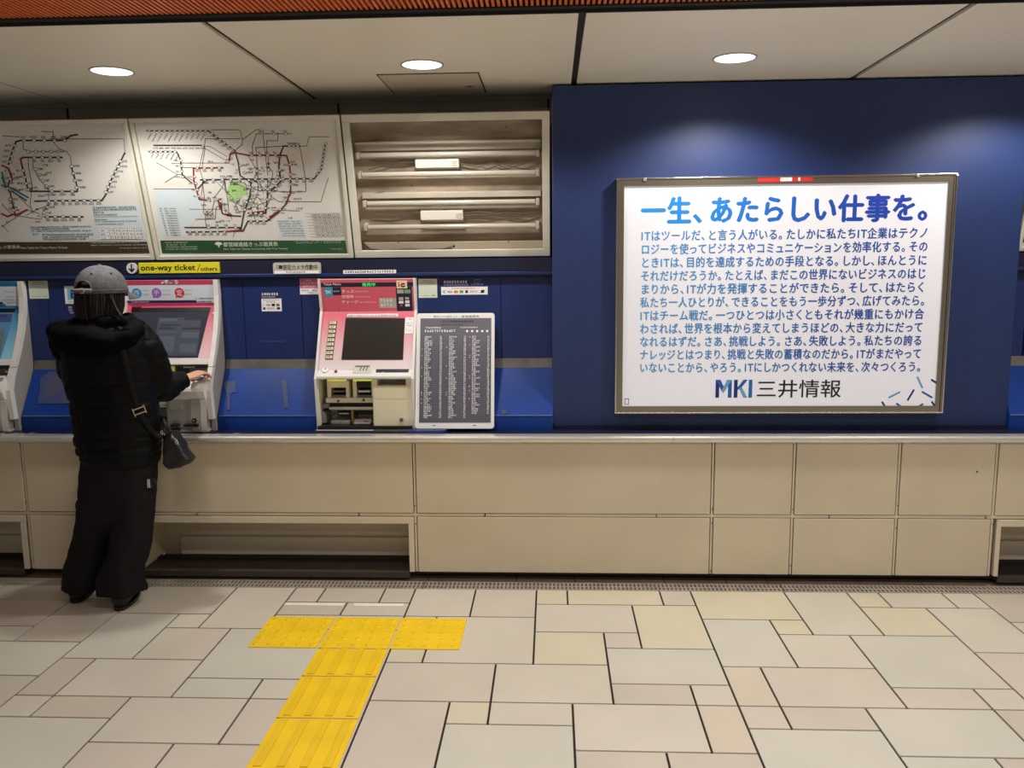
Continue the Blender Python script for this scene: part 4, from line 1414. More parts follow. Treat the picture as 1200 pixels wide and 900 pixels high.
# ------------------------------------------------------------------ the older cream and pink ticket machine (centre)
def old_machine():
    xc, hw = -.928, .2475
    t = thing('ticket_machine', 'older ticket machine with pink upper half and open cream lower half, in the centre', 'ticket machine', (xc, .2, ZT), 'ticket machines along the counter')
    x0, x1 = xc - hw, xc + hw
    pT, pJ, pK, pU, pB = (.255, 1.484), (.283, 1.325), (.148, 1.040), (.112, 1.003), (.130, .775)
    # housing: side cheeks and back
    mb = MB()
    prof = [(.13, ZT + .001), (.13, .775), (.112, 1.0), (.14, 1.043), (.274, 1.328), (.247, 1.489), (.298, 1.487), (.298, ZT + .001)]
    for a, b in ((x0, x0 + .012), (x1 - .012, x1)):
        mb.profile_x(prof, a, b, 0)
    mb.box(x0 + .012, .286, ZT + .001, x1 - .012, .298, 1.484, 0)
    mb.box(x0 + .012, .257, 1.478, x1 - .012, .298, 1.487, 0)
    obj('housing', mb, M_offwhite, t)
    pink = mat('machine_pink', (214, 92, 112), .38, vary=.05, scale=6)
    # header board
    FH = slant(xc, pJ, pT)
    HL = math.hypot(pT[0] - pJ[0], pT[1] - pJ[1])
    a0, a1 = -hw + .012, hw - .012
    mb = MB()
    mb.box(a0, 0, -.02, a1, HL, 0, 0, .001, FH)
    C = (366, 312, 9.0)
    bx = lambda xa, ya, xb, yb: FH.box(C[0] + xa / 9, C[1] + ya / 9, C[0] + xb / 9, C[1] + yb / 9)
    q = bx(110, 172, 1075, 216)
    mb.quad(a0 + .001, q[1], a1 - .001, q[3], .0005, 1, FH)
    q = bx(118, 178, 302, 208)
    mb.text('Tokyo Metro', *q, .001, 2, FH, .012)
    q = bx(126, 222, 214, 320)
    mb.quad(*q, .0005, 3, FH)
    w_, h_ = q[2] - q[0], q[3] - q[1]
    ty = (q[1] + q[3]) / 2
    tx = (q[0] + q[2]) / 2
    for s_ in (-1, 1):
        mb.line([(tx - s_ * .010, ty + .009), (tx - s_ * .010, ty - .005), (tx - s_ * .006, ty - .009)], .003, .001, 2, FH)
        mb.line([(tx - .005 * s_, ty - .006), (tx + .005 * s_, ty + .006)], .003, .001, 2, FH)
    mb.line([(tx - .016, ty + .005), (tx - .005, ty + .005)], .003, .001, 2, FH)
    q = bx(216, 222, 304, 304)
    mb.quad(*q, .0005, 1, FH)
    mb.scribble(q[0] + .004, q[2] - .004, (q[1] + q[3]) / 2 - .003, .006, .001, 2, FH, R)
    for s_, (xa, xb), y in (('きっぷ', (312, 440), 264), ('定期券', (312, 440), 320), ('チャージ', (312, 484), 377)):
        q = bx(xa, y - 17, xb, y + 17)
        mb.text(s_, *q, .001, 4, FH, .022)
    for xa, xb, y in ((450, 590, 266), (450, 610, 322), (495, 680, 379)):
        q = bx(xa, y - 5, xb, y + 5)
        mb.scribble(q[0], q[2], q[1], q[3] - q[1], .001, 4, FH, R)
    q = bx(706, 335, 885, 440)
    mb.quad(*q, .0005, 5, FH)
    for i in range(2):
        mb.scribble(q[0] + .006, q[2] - .006, q[1] + .008 + i * (q[3] - q[1]) * .45, .016, .001, 2, FH, R, .9)
    q = bx(888, 216, 1055, 490)
    mb.quad(*q, .0005, 1, FH)
    q = bx(888, 150, 1000, 234)
    mb.quad(*q, .001, 6, FH)
    w_, h_ = q[2] - q[0], q[3] - q[1]
    ia = q[0] + .16 * w_
    mb.quad(ia, q[1] + .2 * h_, ia + .12 * w_, q[1] + .58 * h_, .0015, 7, FH)
    mb.disc(ia + .06 * w_, q[1] + .72 * h_, .07 * w_, .0015, 7, FH, 10)
    cx_, cy_ = q[0] + .62 * w_, q[1] + .42 * h_
    arc = [(cx_ + .17 * w_ * math.cos(math.radians(an)), cy_ + .19 * h_ * math.sin(math.radians(an))) for an in range(40, 321, 20)]
    mb.line(arc, .14 * w_, .0015, 7, FH)
    for (xa, ya, xb, yb), m_ in (((894, 246, 962, 286), 5), ((968, 246, 1035, 286), 8), ((912, 326, 960, 360), 5), ((980, 326, 1020, 350), 5), ((912, 366, 962, 392), 2), ((980, 360, 1025, 388), 2), ((925, 402, 952, 424), 9), ((980, 396, 1028, 424), 2)):
        mb.quad(*bx(xa, ya, xb, yb), .001, m_, FH)
    for s_ in ((1055, 216, 1078, 490),):
        mb.quad(*bx(*s_), .0004, 0, FH)
    mb.line([FH.ab(C[0] + 275 / 9, C[1] + 430 / 9), FH.ab(C[0] + 285 / 9, C[1] + 480 / 9), FH.ab(C[0] + 885 / 9, C[1] + 478 / 9)], .0025, .0006, 10, FH)
    mats = [pink, M_navydark, M_white, mat('mark_teal', (40, 156, 186), .5), mat('pale_pink_print', (252, 216, 220), .5), M_greyplastic, mat('cream_label', (232, 220, 190), .5), mat('logo_red', (200, 36, 40), .5), mat('label_green', (120, 164, 110), .5), mat('label_brown', (150, 90, 60), .5), mat('deep_pink_line', (172, 60, 84), .5)]
    obj('header_panel', mb, mats, t)
    mb = MB()
    q = bx(525, 175, 665, 212)
    mb.text('発売中', *q, .0012, 0, FH, .014)
    obj('status_light', mb, mat('led_green', (40, 214, 120), .5, emit=.8), t)
    # sloping face: pink fading to white
    FD = slant(xc, pK, pJ)
    DL = math.hypot(pJ[0] - pK[0], pJ[1] - pK[1])
    mb = MB()
    mb.box(a0, 0, -.02, a1, DL - .003, 0, 0, .001, FD)
    grad = gradient_mat('pink_to_white_print', (228, 218, 220), (220, 104, 124), 1.05 - ZT, 1.30 - ZT, 'Z', .4)
    C2 = (355, 310, 4.286)
    dx = lambda xa, ya, xb, yb: FD.box(C2[0] + xa / 4.286, C2[1] + ya / 4.286, C2[0] + xb / 4.286, C2[1] + yb / 4.286)
    obj('display_panel', mb, grad, t)
    q = dx(222, 248, 478, 262)
    mb = MB()
    mb.box(q[0], q[1], .0002, q[2], q[3], .001, 0, 0, FD)
    mb.scribble(q[0] + .005, q[2] - .006, q[1] + .002, .0075, .0013, 1, FD, R, 1, .010)
    obj('notice_strip', mb, [M_white, M_ink], t)
    q = dx(513, 266, 555, 346)
    mb = MB()
    mb.box(q[0], q[1], .0002, q[2], q[3], .001, 0, 0, FD)
    for i, f in enumerate((.86, .6, .45, .25, .15)):
        mb.scribble(q[0] + .008, q[2] - .006, q[1] + f * (q[3] - q[1]), .007 if i < 3 else .004, .0013, 1, FD, R, .7)
    obj('paper_label', mb, [M_white, M_greyink], t)
    # screen
    q = [FD.ab(C2[0] + x / 4.286, C2[1] + y / 4.286) for x, y in ((216, 268), (512, 270), (503, 478), (194, 478))]
    mb = MB()
    mb.prism(q, .0003, .003, 0, FD)
    obj('screen', mb, mat('dark_screen_glass', (44, 42, 40), .22, vary=.03, scale=2), t)
    mb = MB()
    m0 = [FD.ab(C2[0] + x / 4.286, C2[1] + y / 4.286) for x, y in ((216, 268), (512, 270), (512, 276), (215, 275))]
    mb.poly(m0, .0035, 0, FD)
    obj('screen_edge', mb, M_black, t)
    # nine selection keys down the left
    for i in range(9):
        f = i / 8
        cx_, cy_ = 152 - 20 * f, 294 + (466 - 294) * f
        q = dx(cx_ - 19, cy_ - 10, cx_ + 19, cy_ + 10)
        mb = MB()
        mb.box(q[0], q[1], .0003, q[2], q[3], .004, 0, .001, FD)
        mb.box(q[0] + .003, q[1] + .003, .004, q[2] - .003, q[3] - .003, .0062, 1, .001, FD)
        mb.scribble(q[0] + .009, q[2] - .008, q[1] + .0065, .010, .0066, 2, FD, R)
        o = obj('key', mb, [mat('key_bezel', (108, 92, 76), .5) if i == 0 else bpy.data.materials['key_bezel'], mat('key_cap_amber', (240, 216, 160), .4) if i == 0 else M_cream, M_greyink], t)
        if i == 0:
            o['label'] = 'top key in pale amber'
    # control band below the screen
    FC = slant(xc, pU, pK)
    CL = math.hypot(pK[0] - pU[0], pK[1] - pU[1])
    mb = MB()
    mb.profile_x([(.112, 1.003), (.113, 1.012), (.146, 1.0395), (.168, 1.04), (.168, .992), (.122, .996)], x0 + .0125, x1 - .0125, 0)
    C3 = (360, 410, 8.571)
    cx = lambda xa, ya, xb, yb: FC.box(C3[0] + xa / 8.571, C3[1] + ya / 8.571, C3[0] + xb / 8.571, C3[1] + yb / 8.571)
    cp = lambda x, y: FC.ab(C3[0] + x / 8.571, C3[1] + y / 8.571)
    obj('control_band', mb, M_offwhite, t)
    mb = MB()
    a, b = cp(185, 210)
    mb.cyl(a, b, .017, -.001, .009, 0, FC, 24, .015)
    mb.box(a - .002, b, .009, a + .002, b + .013, .0105, 1, 0, FC)
    obj('call_knob', mb, [M_white, M_greyink], t)
    mb = MB()
    a, b = cp(289, 222)
    mb.cyl(a, b, .0085, -.001, .007, 0, FC, 18, .0075)
    obj('red_button', mb, mat('button_red', (150, 30, 44), .35), t)
    mb = MB()
    q = cx(465, 160, 650, 240)
    mb.box(q[0], q[1], -.002, q[2], q[3], .006, 0, .002, FC)
    for k_ in range(3):
        xa = q[0] + (q[2] - q[0]) * (.33 + .17 * k_)
        mb.poly([(xa, q[1] + .014), (xa + .006, q[1] + .014), (xa + .012, q[1] + .036), (xa + .006, q[1] + .036)], .0064, 1, FC)
    mb.box(q[0] + .008, q[3] - .012, .006, q[2] - .012, q[3] - .004, .0075, 1, 0, FC)
    obj('coin_slot', mb, [mat('coin_slot_plate', (208, 208, 190), .35, .2), M_dullmetal], t)
    mb = MB()
    q = cx(690, 196, 1020, 246)
    mb.box(q[0], q[1], -.002, q[2], q[3], .003, 0, .001, FC)
    mb.scribble(q[0] + .028, q[0] + .05, q[1] + .008, .006, .0034, 1, FC, R)
    obj('card_slot', mb, [M_black, M_greyplastic], t)
    for xa, xb, y in ((150, 310, 164), (345, 390, 188), (95, 145, 200)):
        mb = MB()
        q = cx(xa, y - 3, xb, y + 3)
        mb.scribble(q[0], q[2], q[1], .004, .0026, 0, FC, R, .8)
        obj('small_print', mb, M_greyplastic, t)
    # lower cabinet: recess left, coin cup and door right
    FL = vface(.128, xc)
    lx = lambda xa, ya, xb, yb: FL.box(C3[0] + xa / 8.571, C3[1] + ya / 8.571, C3[0] + xb / 8.571, C3[1] + yb / 8.571)
    qd = lx(660, 272, 1025, 768)
    qr = lx(82, 272, 655, 768)
    mb = MB()
    # right block around the coin cup
    cup = lx(700, 288, 990, 362)
    xd0, xd1 = qd[0], hw - .0125
    for q in ((xd0, qd[1], xd1, cup[1]), (xd0, cup[3], xd1, qd[3]), (xd0, cup[1], cup[0], cup[3]), (cup[2], cup[1], xd1, cup[3])):
        mb.box(q[0], q[1], -.2, q[2], q[3], 0, 0, .001, FL)
    mb.box(cup[0], cup[1], -.2, cup[2], cup[3], -.075, 1, 0, FL)
    bev = lx(668, 380, 1000, 492)
    mb.prism([(0, 0)] * 0 or [(bev[0], bev[1]), (bev[2], bev[1]), (bev[2] + .004, bev[3]), (bev[0] - .002, bev[3])], .0, .004, 0, FL)
    obj('lower_cabinet', mb, [M_cream, M_greyplastic], t)
    mb = MB()
    q = lx(672, 500, 1012, 762)
    mb.box(q[0], q[1], .0002, q[2], q[3], .004, 0, .001, FL)
    o = obj('door', mb, M_cream, t)
    mb = MB()
    a, b = FL.ab(C3[0] + 948 / 8.571, C3[1] + 702 / 8.571)
    mb.cyl(a, b, .010, .004, .009, 0, FL, 18)
    mb.quad(a - .0015, b - .006, a + .0015, b + .006, .0093, 1, FL)
    obj('lock', mb, [M_dullmetal, M_black], o)
    mb = MB()
    q = lx(845, 306, 980, 360)
    FQ = slant(xc, (.19, q[1] + .002), (.215, q[3] + .01))
    mb.box(q[0], 0, 0, q[2], .052, .002, 0, 0, FQ)
    mb.scribble(q[0] + .012, q[2] - .012, .012, .018, .0024, 1, FQ, R)
    obj('coin_label', mb, [M_greyplastic, M_greyink], t)
    # recess shell
    mb = MB()
    r0, r1 = -hw + .0125, qd[0] - .001
    zt, zb = qr[3], qr[1]
    mb.box(r0, zb - .006, -.20, r1, zb, .0, 0, 0, FL)
    mb.box(r0, zb, -.20, r1, zt, -.17, 1, 0, FL)
    mb.box(r0, zb, -.17, r0 + .004, zt, 0, 0, 0, FL)
    mb.box(r0, zt - .002, -.17, r1, zt + .01, -.012, 0, 0, FL)
    obj('recess', mb, [M_cream, mat('recess_back', (96, 90, 80), .6)], t)
    # two bill units with lit yellow lips
    for (xa, xb), dark in (((185, 385), False), ((445, 645), True)):
        q = lx(xa, 322, xb, 495)
        mb = MB()
        w_ = q[2] - q[0]
        ip = lx(xa + 28, 395, xb - 22, 470)
        mb.box(q[0] - .006, q[1], -.16, ip[0], q[3], -.05, 0, .002, FL)
        mb.box(ip[2], q[1], -.16, q[2] + .006, q[3], -.05, 0, .002, FL)
        mb.box(ip[0], ip[3], -.16, ip[2], q[3], -.055, 1 if dark else 0, 0, FL)
        mb.box(ip[0], q[1], -.16, ip[2], ip[1], -.05, 2, 0, FL)
        mb.box(ip[0], ip[1], -.16, ip[2], ip[3], -.12, 1, 0, FL)
        mb.box(ip[0] + .008, ip[1] + .014, -.12, ip[2] - .008, ip[1] + .022, -.05, 2 if not dark else 3, .001, FL)
        u = obj('bill_unit', mb, [M_cream, M_black, M_dullmetal, M_offwhite], t)
        q2 = lx(xa + 2, 292, xb - 10, 320)
        mb = MB()
        mb.box(q2[0], q2[1], -.055, q2[2], q2[3], -.02, 0, .003, FL)
        obj('lit_lip', mb, mat('lit_yellow_lip', (240, 226, 70) if not dark else (224, 240, 70), .4, emit=.35), u)
    mb = MB()
    q = lx(120, 498, 648, 548)
    mb.box(q[0] + .02, q[1], -.16, q[2], q[3], -.045, 0, .003, FL)
    for xa, ya in ((290, 528), (548, 518)):
        a, b = FL.ab(C3[0] + xa / 8.571, C3[1] + ya / 8.571)
        mb.cyl(a, b, .007, -.046, -.040, 1, FL, 14)
    obj('shelf_block', mb, [M_cream, M_dullmetal], t)
    mb = MB()
    q = lx(110, 556, 648, 590)
    mb.box(q[0], q[1], -.165, q[2], q[3], -.06, 0, .002, FL)
    q = lx(205, 592, 645, 612)
    za = (q[1] + q[3]) / 2
    mb.tube([FL.w(q[0], za, -.04), FL.w(q[2], za, -.04)], .0085, 1, 12)
    q = lx(418, 612, 440, 750)
    mb.box(q[0], q[1], -.16, q[2], q[3], -.05, 2, .001, FL)
    q = lx(215, 725, 405, 758)
    mb.box(q[0], q[1] - .004, -.16, q[2], q[3], -.05, 1, .002, FL)
    q = lx(245, 650, 400, 705)
    mb.box(q[0], q[1], -.16, q[2], q[3], -.12, 3, 0, FL)
    mb.box(q[0] + .01, q[1] + .012, -.12, q[2] - .015, q[1] + .018, -.1, 1, 0, FL)
    q = lx(455, 620, 645, 690)
    mb.box(q[0], q[1], -.16, q[2], q[3], -.11, 3, 0, FL)
    obj('bill_tray', mb, [M_black, M_steel, mat('brass_divider', (150, 140, 70), .4, .6), M_black], t)
    mb = MB()
    q = lx(440, 726, 612, 758)
    FT = slant(xc, (.18, q[1] - .002), (.21, q[3]))
    mb.box(q[0], 0, 0, q[2], .034, .002, 0, 0, FT)
    mb.scribble(q[0] + .045, q[2] - .006, .008, .014, .0024, 1, FT, R)
    obj('tray_label', mb, [M_white, M_greyink], t)
    mb = MB()
    q = lx(100, 630, 172, 745)
    pts = [(q[0], q[1])] + [(q[0] + (q[2] - q[0]) * (.5 - .5 * math.cos(math.pi * i / 8)), q[1] + (q[3] - q[1]) * (.75 + .25 * math.sin(math.pi * i / 8))) for i in range(9)] + [(q[2], q[1])]
    mb.prism(pts, -.14, -.03, 0, FL)
    q = lx(115, 556, 200, 600)
    mb.box(q[0], q[1], -.15, q[2], q[3], -.04, 0, .003, FL)
    obj('lever_block', mb, mat('grey_lever', (120, 120, 118), .5), t)
    # kick strip and base
    mb = MB()
    mb.box(x0 + .008, .108, ZT + .0105, x1 - .012, .20, .7625, 0, .001)
    obj('kick_strip', mb, M_black, t)
    mb = MB()
    mb.box(x0 - .004, .105, ZT + .0005, x1 - .004, .22, ZT + .010, 0, .002)
    mb.box(x0 + .006, .103, ZT + .006, x0 + .29, .1065, ZT + .0105, 1, 0)
    obj('base_plate', mb, [M_dullmetal, M_offwhite], t)


old_machine()


# ------------------------------------------------------------------ the newer ticket machines (pink behind the person, blue at the left edge)
M_sidegrey = mat('machine_side_grey', (158, 154, 147), .45, vary=.05, scale=5)


def new_machine(xc, label, pal):
    hw = .255
    t = thing('ticket_machine', label, 'ticket machine', (xc, .2, ZT), 'ticket machines along the counter')
    x0, x1 = xc - hw, xc + hw
    pT, pJ, pK = (.266, 1.488), (.283, 1.36), (.150, 1.070)
    # curved side frames
    for s_, (a, b) in ((-1, (x0, x0 + .024)), (1, (x1 - .024, x1))):
        mb = MB()
        prof = [(.16, ZT + .001), (.10, .80), (.085, .95), (.112, 1.02), (.138, 1.066), (.180, 1.14), (.222, 1.235), (.252, 1.33), (.262, 1.41), (.258, 1.4895), (.298, 1.4895), (.298, ZT + .001)]
        front = [q for q in prof if q[0] < .297 and q[1] > .79]
        mb.profile_x(front + [(min(.2975, y + .034), z) for y, z in front[::-1]], a, b, 0)
        obj('side_frame', mb, M_offwhite, t)
        mb = MB()
        mb.profile_x([(min(.2975, y + .0342), z) for y, z in front] + [(.2978, 1.4895), (.2978, ZT + .001), (.135, ZT + .001)], a + .001 * (s_ < 0), b - .001 * (s_ > 0), 0)
        obj('side_plate', mb, M_sidegrey, t)
        mb = MB()
        mb.box(a - .0003, .1335, 1.059, b + .0003, .168, 1.0612, 0)
        obj('frame_joint', mb, M_dark, t)
    mb = MB()
    mb.box(x0 + .024, .286, ZT + .001, x1 - .024, .298, 1.488, 0)
    mb.box(x0 + .024, .268, 1.482, x1 - .024, .298, 1.4895, 0)
    obj('housing', mb, M_greyplastic, t)
    a0, a1 = -hw + .0245, hw - .0245
    FH = slant(xc, pJ, pT)
    HL = math.hypot(pT[0] - pJ[0], pT[1] - pJ[1])
    mb = MB()
    mb.box(a0, 0, -.02, a1, HL, 0, 0, .001, FH)
    zs = lambda y: FH.ab(205, y)[1]
    mb.quad(a0, zs(351.8), a1, zs(334), .0006, 1, FH)
    mb.quad(a0, zs(354.6), a1 - .10, zs(352.2), .0008, 2, FH)
    mb.scribble(a0 + .02, a0 + .12, zs(354.2), .006, .0012, 1, FH, R)
    mb.scribble(a1 - .10, a1 - .004, zs(350.8), .007, .0012, 3, FH, R, .9)
    mb.scribble(a1 - .10, a1 - .02, zs(354.5), .008, .0012, 3, FH, R, .9)
    mb.quad(a1 - .10, zs(354.8), a1, zs(351.5), .0007, 1, FH)
    bz = (zs(351.8) + zs(334)) / 2
    if pal == 'pink':
        for xx, m_, ch in ((160.5, 4, 'き'), (183.7, 5, 'チ'), (210.5, 6, '定')):
            a = FH.ab(xx, 344)[0]
            mb.disc(a, bz - .001, .0255, .0010, m_, FH, 28)
            if m_ == 6 or m_ == 5:
                mb.poly([(a - .02, bz - .012), (a - .022, bz - .028), (a - .006, bz - .022)], .0010, m_, FH)
            mb.text(ch, a - .015, bz - .017, a + .015, bz + .015, .0014, 1, FH, .012)
        for xa, xb in ((167, 176), (191, 202), (217, 226)):
            aa, ab_ = FH.ab(xa, 345)[0], FH.ab(xb, 345)[0]
            mb.scribble(aa, ab_, bz + .010, .005, .0010, 7, FH, R)
            mb.scribble(aa, ab_, bz - .014, .009, .0010, 7, FH, R)
        # crumpled silver sticker on the pink rail
        q = FH.box(189, 328.5, 210, 333.5)
        rr = random.Random(4)
        for i in range(14):
            xa = q[0] + (q[2] - q[0]) * rr.random()
            ya = q[1] + (q[3] - q[1]) * rr.random() * .7
            mb.poly([(xa, ya), (xa + .012, ya + .002), (xa + .009, ya + .011), (xa - .002, ya + .007)], .0009 + i * .0001, rr.choice((8, 8, 1, 7)), FH)
    else:
        mb.quad(a0, zs(351.8), a1, zs(350), .0009, 2, FH)
        q = FH.box(7, 338, 25, 356)
        mb.quad(q[0] - .3, zs(352), q[2], zs(335), .0010, 1, FH)
        mb.quad(a1 - .085, zs(357), a1 - .003, zs(335), .0012, 1, FH)
        for i in range(3):
            mb.scribble(a1 - .08, a1 - .012, zs(341 + i * 6), .006, .0016, 7, FH, R)
    if pal == 'pink':
        main = mat('rail_pink', (198, 66, 104), .4, vary=.04, scale=5)
    else:
        main = mat('rail_blue', (16, 112, 160), .4, vary=.04, scale=5)
    pale = mat('pale_banner', (214, 224, 236), .5)
    obj('header_panel', mb, [main, pale, M_navy, M_ink, mat('badge_blue', (40, 150, 206), .5), mat('badge_purple', (168, 96, 206), .5), mat('badge_red', (222, 48, 62), .5), M_greyplastic, M_dullmetal], t)
    # sloping display face
    FD = slant(xc, pK, pJ)
    DL = math.hypot(pJ[0] - pK[0], pJ[1] - pK[1])
    mb = MB()
    mb.box(a0, .034, -.02, a1, DL - .002, 0, 0, .001, FD)
    if pal == 'pink':
        g = gradient_mat('display_frame_pink', (236, 196, 202), (204, 76, 110), 1.12 - ZT, 1.34 - ZT, 'Z', .4)
    else:
        g = gradient_mat('display_frame_blue', (150, 212, 236), (20, 124, 186), 1.12 - ZT, 1.34 - ZT, 'Z', .4)
    obj('display_frame', mb, g, t)
    mb = MB()
    mb.box(a0, 0, -.02, a1, .0335, .002, 0, .002, FD)
    obj('white_sill', mb, M_offwhite, t)
    # screen with its menu blocks
    off = 0 if pal == 'pink' else xc + 1.945
    px_ = lambda x, y: FD.ab(x, y)
    if pal == 'pink':
        s0 = [px_(170.5, 361), px_(247.5, 361), px_(241, 416), px_(172, 417)]
    else:
        w0 = .395
        s0 = [(-w0 / 2, DL - .012), (w0 / 2, DL - .012), (w0 / 2 - .012, .036), (-w0 / 2 - .012, .036)]
    xs = [p[0] for p in s0]
    ys = [p[1] for p in s0]
    sa, sb, sc, sd = min(xs), min(ys), max(xs), max(ys)
    s0 = [(-.205, sd), (.203, sd), (.170, .036), (-.205, .036)]
    sa, sb, sc, sd = -.205, .036, .203, sd
    mb = MB()
    mb.prism(s0, .0003, .0028, 0, FD)
    mb.prism([(-.205, sd), (.203, sd), (.201, sd - .022), (-.205, sd - .022)], .0029, .004, 1, FD)
    c = .0034
    if pal == 'pink':
        mb.quad(-.06, sb + .01, .165, sd - .055, c, 2, FD)
        for (xa, ya, xb, yb), m_ in (((-.05, .23, .04, .245), 3), ((.075, .235, .17, .25), 4), ((-.05, .205, .06, .215), 1), ((-.05, .188, .03, .198), 1), ((.07, .185, .165, .197), 4), ((-.05, .168, .05, .176), 3), ((.07, .14, .16, .17), 3), ((-.05, .06, .04, .15), 3), ((.07, .06, .155, .11), 3), ((-.19, .06, -.10, .12), 2), ((-.19, .2, -.1, .21), 2)):
            mb.quad(xa, ya, xb, yb, c + .0004, m_, FD)
            if m_ == 1:
                mb.scribble(xa, xb, ya, yb - ya, c + .0008, 3, FD, R)
    else:
        mb.quad(.02, sb + .02, .165, sd - .12, c, 3, FD)
        mb.quad(.05, sb + .06, .15, sd - .16, c + .0004, 2, FD)
        mb.quad(.02, sd - .075, .19, sd - .03, c, 4, FD)
        mb.scribble(.1, .17, sd - .045, .008, c + .0004, 1, FD, R)
    if pal == 'pink':
        mats = [mat('lcd_dark_blue_grey', (54, 58, 70), .2, emit=.02), M_black, mat('lcd_panel_grey', (74, 81, 95), .2, emit=.03), mat('lcd_line_grey', (88, 95, 109), .2, emit=.03), mat('lcd_line_maroon', (70, 58, 70), .2)]
    else:
        mats = [mat('lcd_blue', (86, 132, 172), .25, emit=.08), M_black, mat('lcd_green_grey', (120, 140, 130), .25, emit=.06), mat('lcd_grey', (110, 118, 120), .25, emit=.06), mat('lcd_violet', (66, 84, 140), .25, emit=.06)]
    obj('screen', mb, mats, t)
    if pal == 'pink':
        mb = MB()
        q = FD.box(154.5, 359.5, 165.5, 366)
        mb.box(q[0], q[1], .0003, q[2], q[3], .004, 0, .001, FD)
        obj('sensor_window', mb, mat('dark_red_sensor', (72, 24, 32), .2), t)
    for s_ in (-1, 1):
        mb = MB()
        mb.cyl(s_ * .222, DL - .045, .005, 0, .004, 0, FD, 12)
        obj('screw', mb, M_offwhite, t)
    # shelf band with dark slots under the sill
    mb = MB()
    FB = vface(.150, xc)
    mb.box(a0, 1.025, -.13, a1, 1.068, -.012, 0, 0, FB)
    mb.box(.06, 1.022, -.012, a1 - .004, 1.066, .0, 1, .006, FB)
    mb.box(.13, 1.026, 0, a1 - .008, 1.052, .002, 2, .001, FB)
    mb.scribble(.10, .16, 1.053, .006, .0006, 4, FB, R)
    mb.scribble(.20, .225, 1.034, .009, .0026, 4, FB, R)
    mb.box(-.085, 1.036, -.012, .052, 1.063, -.003, 3, .002, FB)
    obj('slot_band', mb, [M_dullmetal, M_black, mat('dark_slot_bar', (64, 60, 58), .3), mat('yellow_hatched_lip', (206, 212, 80), .5), M_offwhite], t)
    # right-hand coin hump: rounded ledge over a tapering grey column
    mb = MB()
    secs = [(.1495, 1.018, .035, .232), (.128, 1.015, .034, .232), (.085, .988, .02, .233), (.058, .962, .012, .234), (.054, .948, .012, .234), (.062, .928, .02, .233), (.078, .905, .03, .231)]
    rings = []
    for y, z, l, r_ in secs:
        rings.append([Vector((xc + l, y, z)), Vector((xc + l + .03, y - .006, z)), Vector((xc + (l + r_) / 2, y - .009, z)), Vector((xc + r_ - .03, y - .006, z)), Vector((xc + r_, y, z)), Vector((xc + r_, .30, z)), Vector((xc + l, .30, z))])
    mb.loft(rings, 0, True, False)
    low = [(.078, .905, .030, .231), (.086, .87, .02, .230), (.09, .80, .02, .224), (.10, ZT + .006, .028, .222)]
    rings = []
    for y, z, l, r_ in low:
        m_ = l + (r_ - l) * .52
        rings.append([Vector((xc + l, y + .012, z)), Vector((xc + l + .012, y, z)), Vector((xc + m_, y - .004, z)), Vector((xc + m_ + .03, y - .016, z)), Vector((xc + r_ - .02, y - .016, z)), Vector((xc + r_, y, z)), Vector((xc + r_, .30, z)), Vector((xc + l, .30, z))])
    mb.loft(rings, 1, True, False)
    mb.box(xc + .03, .09, ZT + .0008, xc + .228, .30, ZT + .012, 1, .002)
    u = obj('coin_unit', mb, [M_offwhite, M_greyplastic], t)
    FS = vface(.082, xc)
    mb = MB()
    mb.box(.045, .855, -.02, .115, .905, .004, 0, .003, FS)
    obj('grey_cover', mb, mat('cover_light_grey', (196, 196, 190), .45), u)
    mb = MB()
    for xa, xb, z in ((.05, .088, .768), (.118, .19, .768), (.05, .088, .745)):
        mb.box(xa, z, -.02, xb, z + .012, .016, 0, .001, FS)
    obj('vent_slot', mb, M_black, u)
    mb = MB()
    mb.cyl(.172, .800, .0115, .0, .018, 0, FS, 18)
    mb.poly([(.166, .803), (.178, .803), (.172, .795)], .0184, 1, FS)
    obj('lock', mb, [M_black, M_greyplastic], u)
    mb = MB()
    FTp = slant(xc, (.085, .988), (.128, 1.015))
    mb.poly([(.10, .012), (.215, .012), (.222, .022), (.215, .032), (.10, .032), (.092, .022)], .0105, 0, FTp)
    mb.box(.115, .006, .0106, .18, .014, .013, 1, .001, FTp)
    mb.box(.13, .024, .0106, .185, .034, .013, 1, .001, FTp)
    obj('coin_slot', mb, [mat('coin_scoop_grey', (138, 134, 130), .5), mat('yellow_slot_lip', (232, 220, 130), .4)], u)
    # left recess: shelf, silver roller and dark cavity
    mb = MB()
    mb.box(a0, ZT + .001, -.147, .03, 1.0, -.13, 0, 0, FB)
    mb.box(a0, ZT + .001, -.13, .02, ZT + .03, .02, 1, .003, FB)
    mb.box(a0, .895, -.13, .02, .915, -.01, 1, .003, FB)
    mb.tube([FB.w(a0, .872, .0), FB.w(.02, .872, .0)], .021, 2, 16)
    mb.box(a0, .80, -.13, .02, .845, -.03, 3, .003, FB)
    obj('bill_recess', mb, [M_black, M_offwhite, M_steel, M_dullmetal], t)
    return t


new_machine(-1.945, 'newer pink ticket machine with three round badges, the one the person is using', 'pink')
new_machine(-2.967, 'blue-trimmed ticket machine cut off by the left edge of the photo', 'blue')


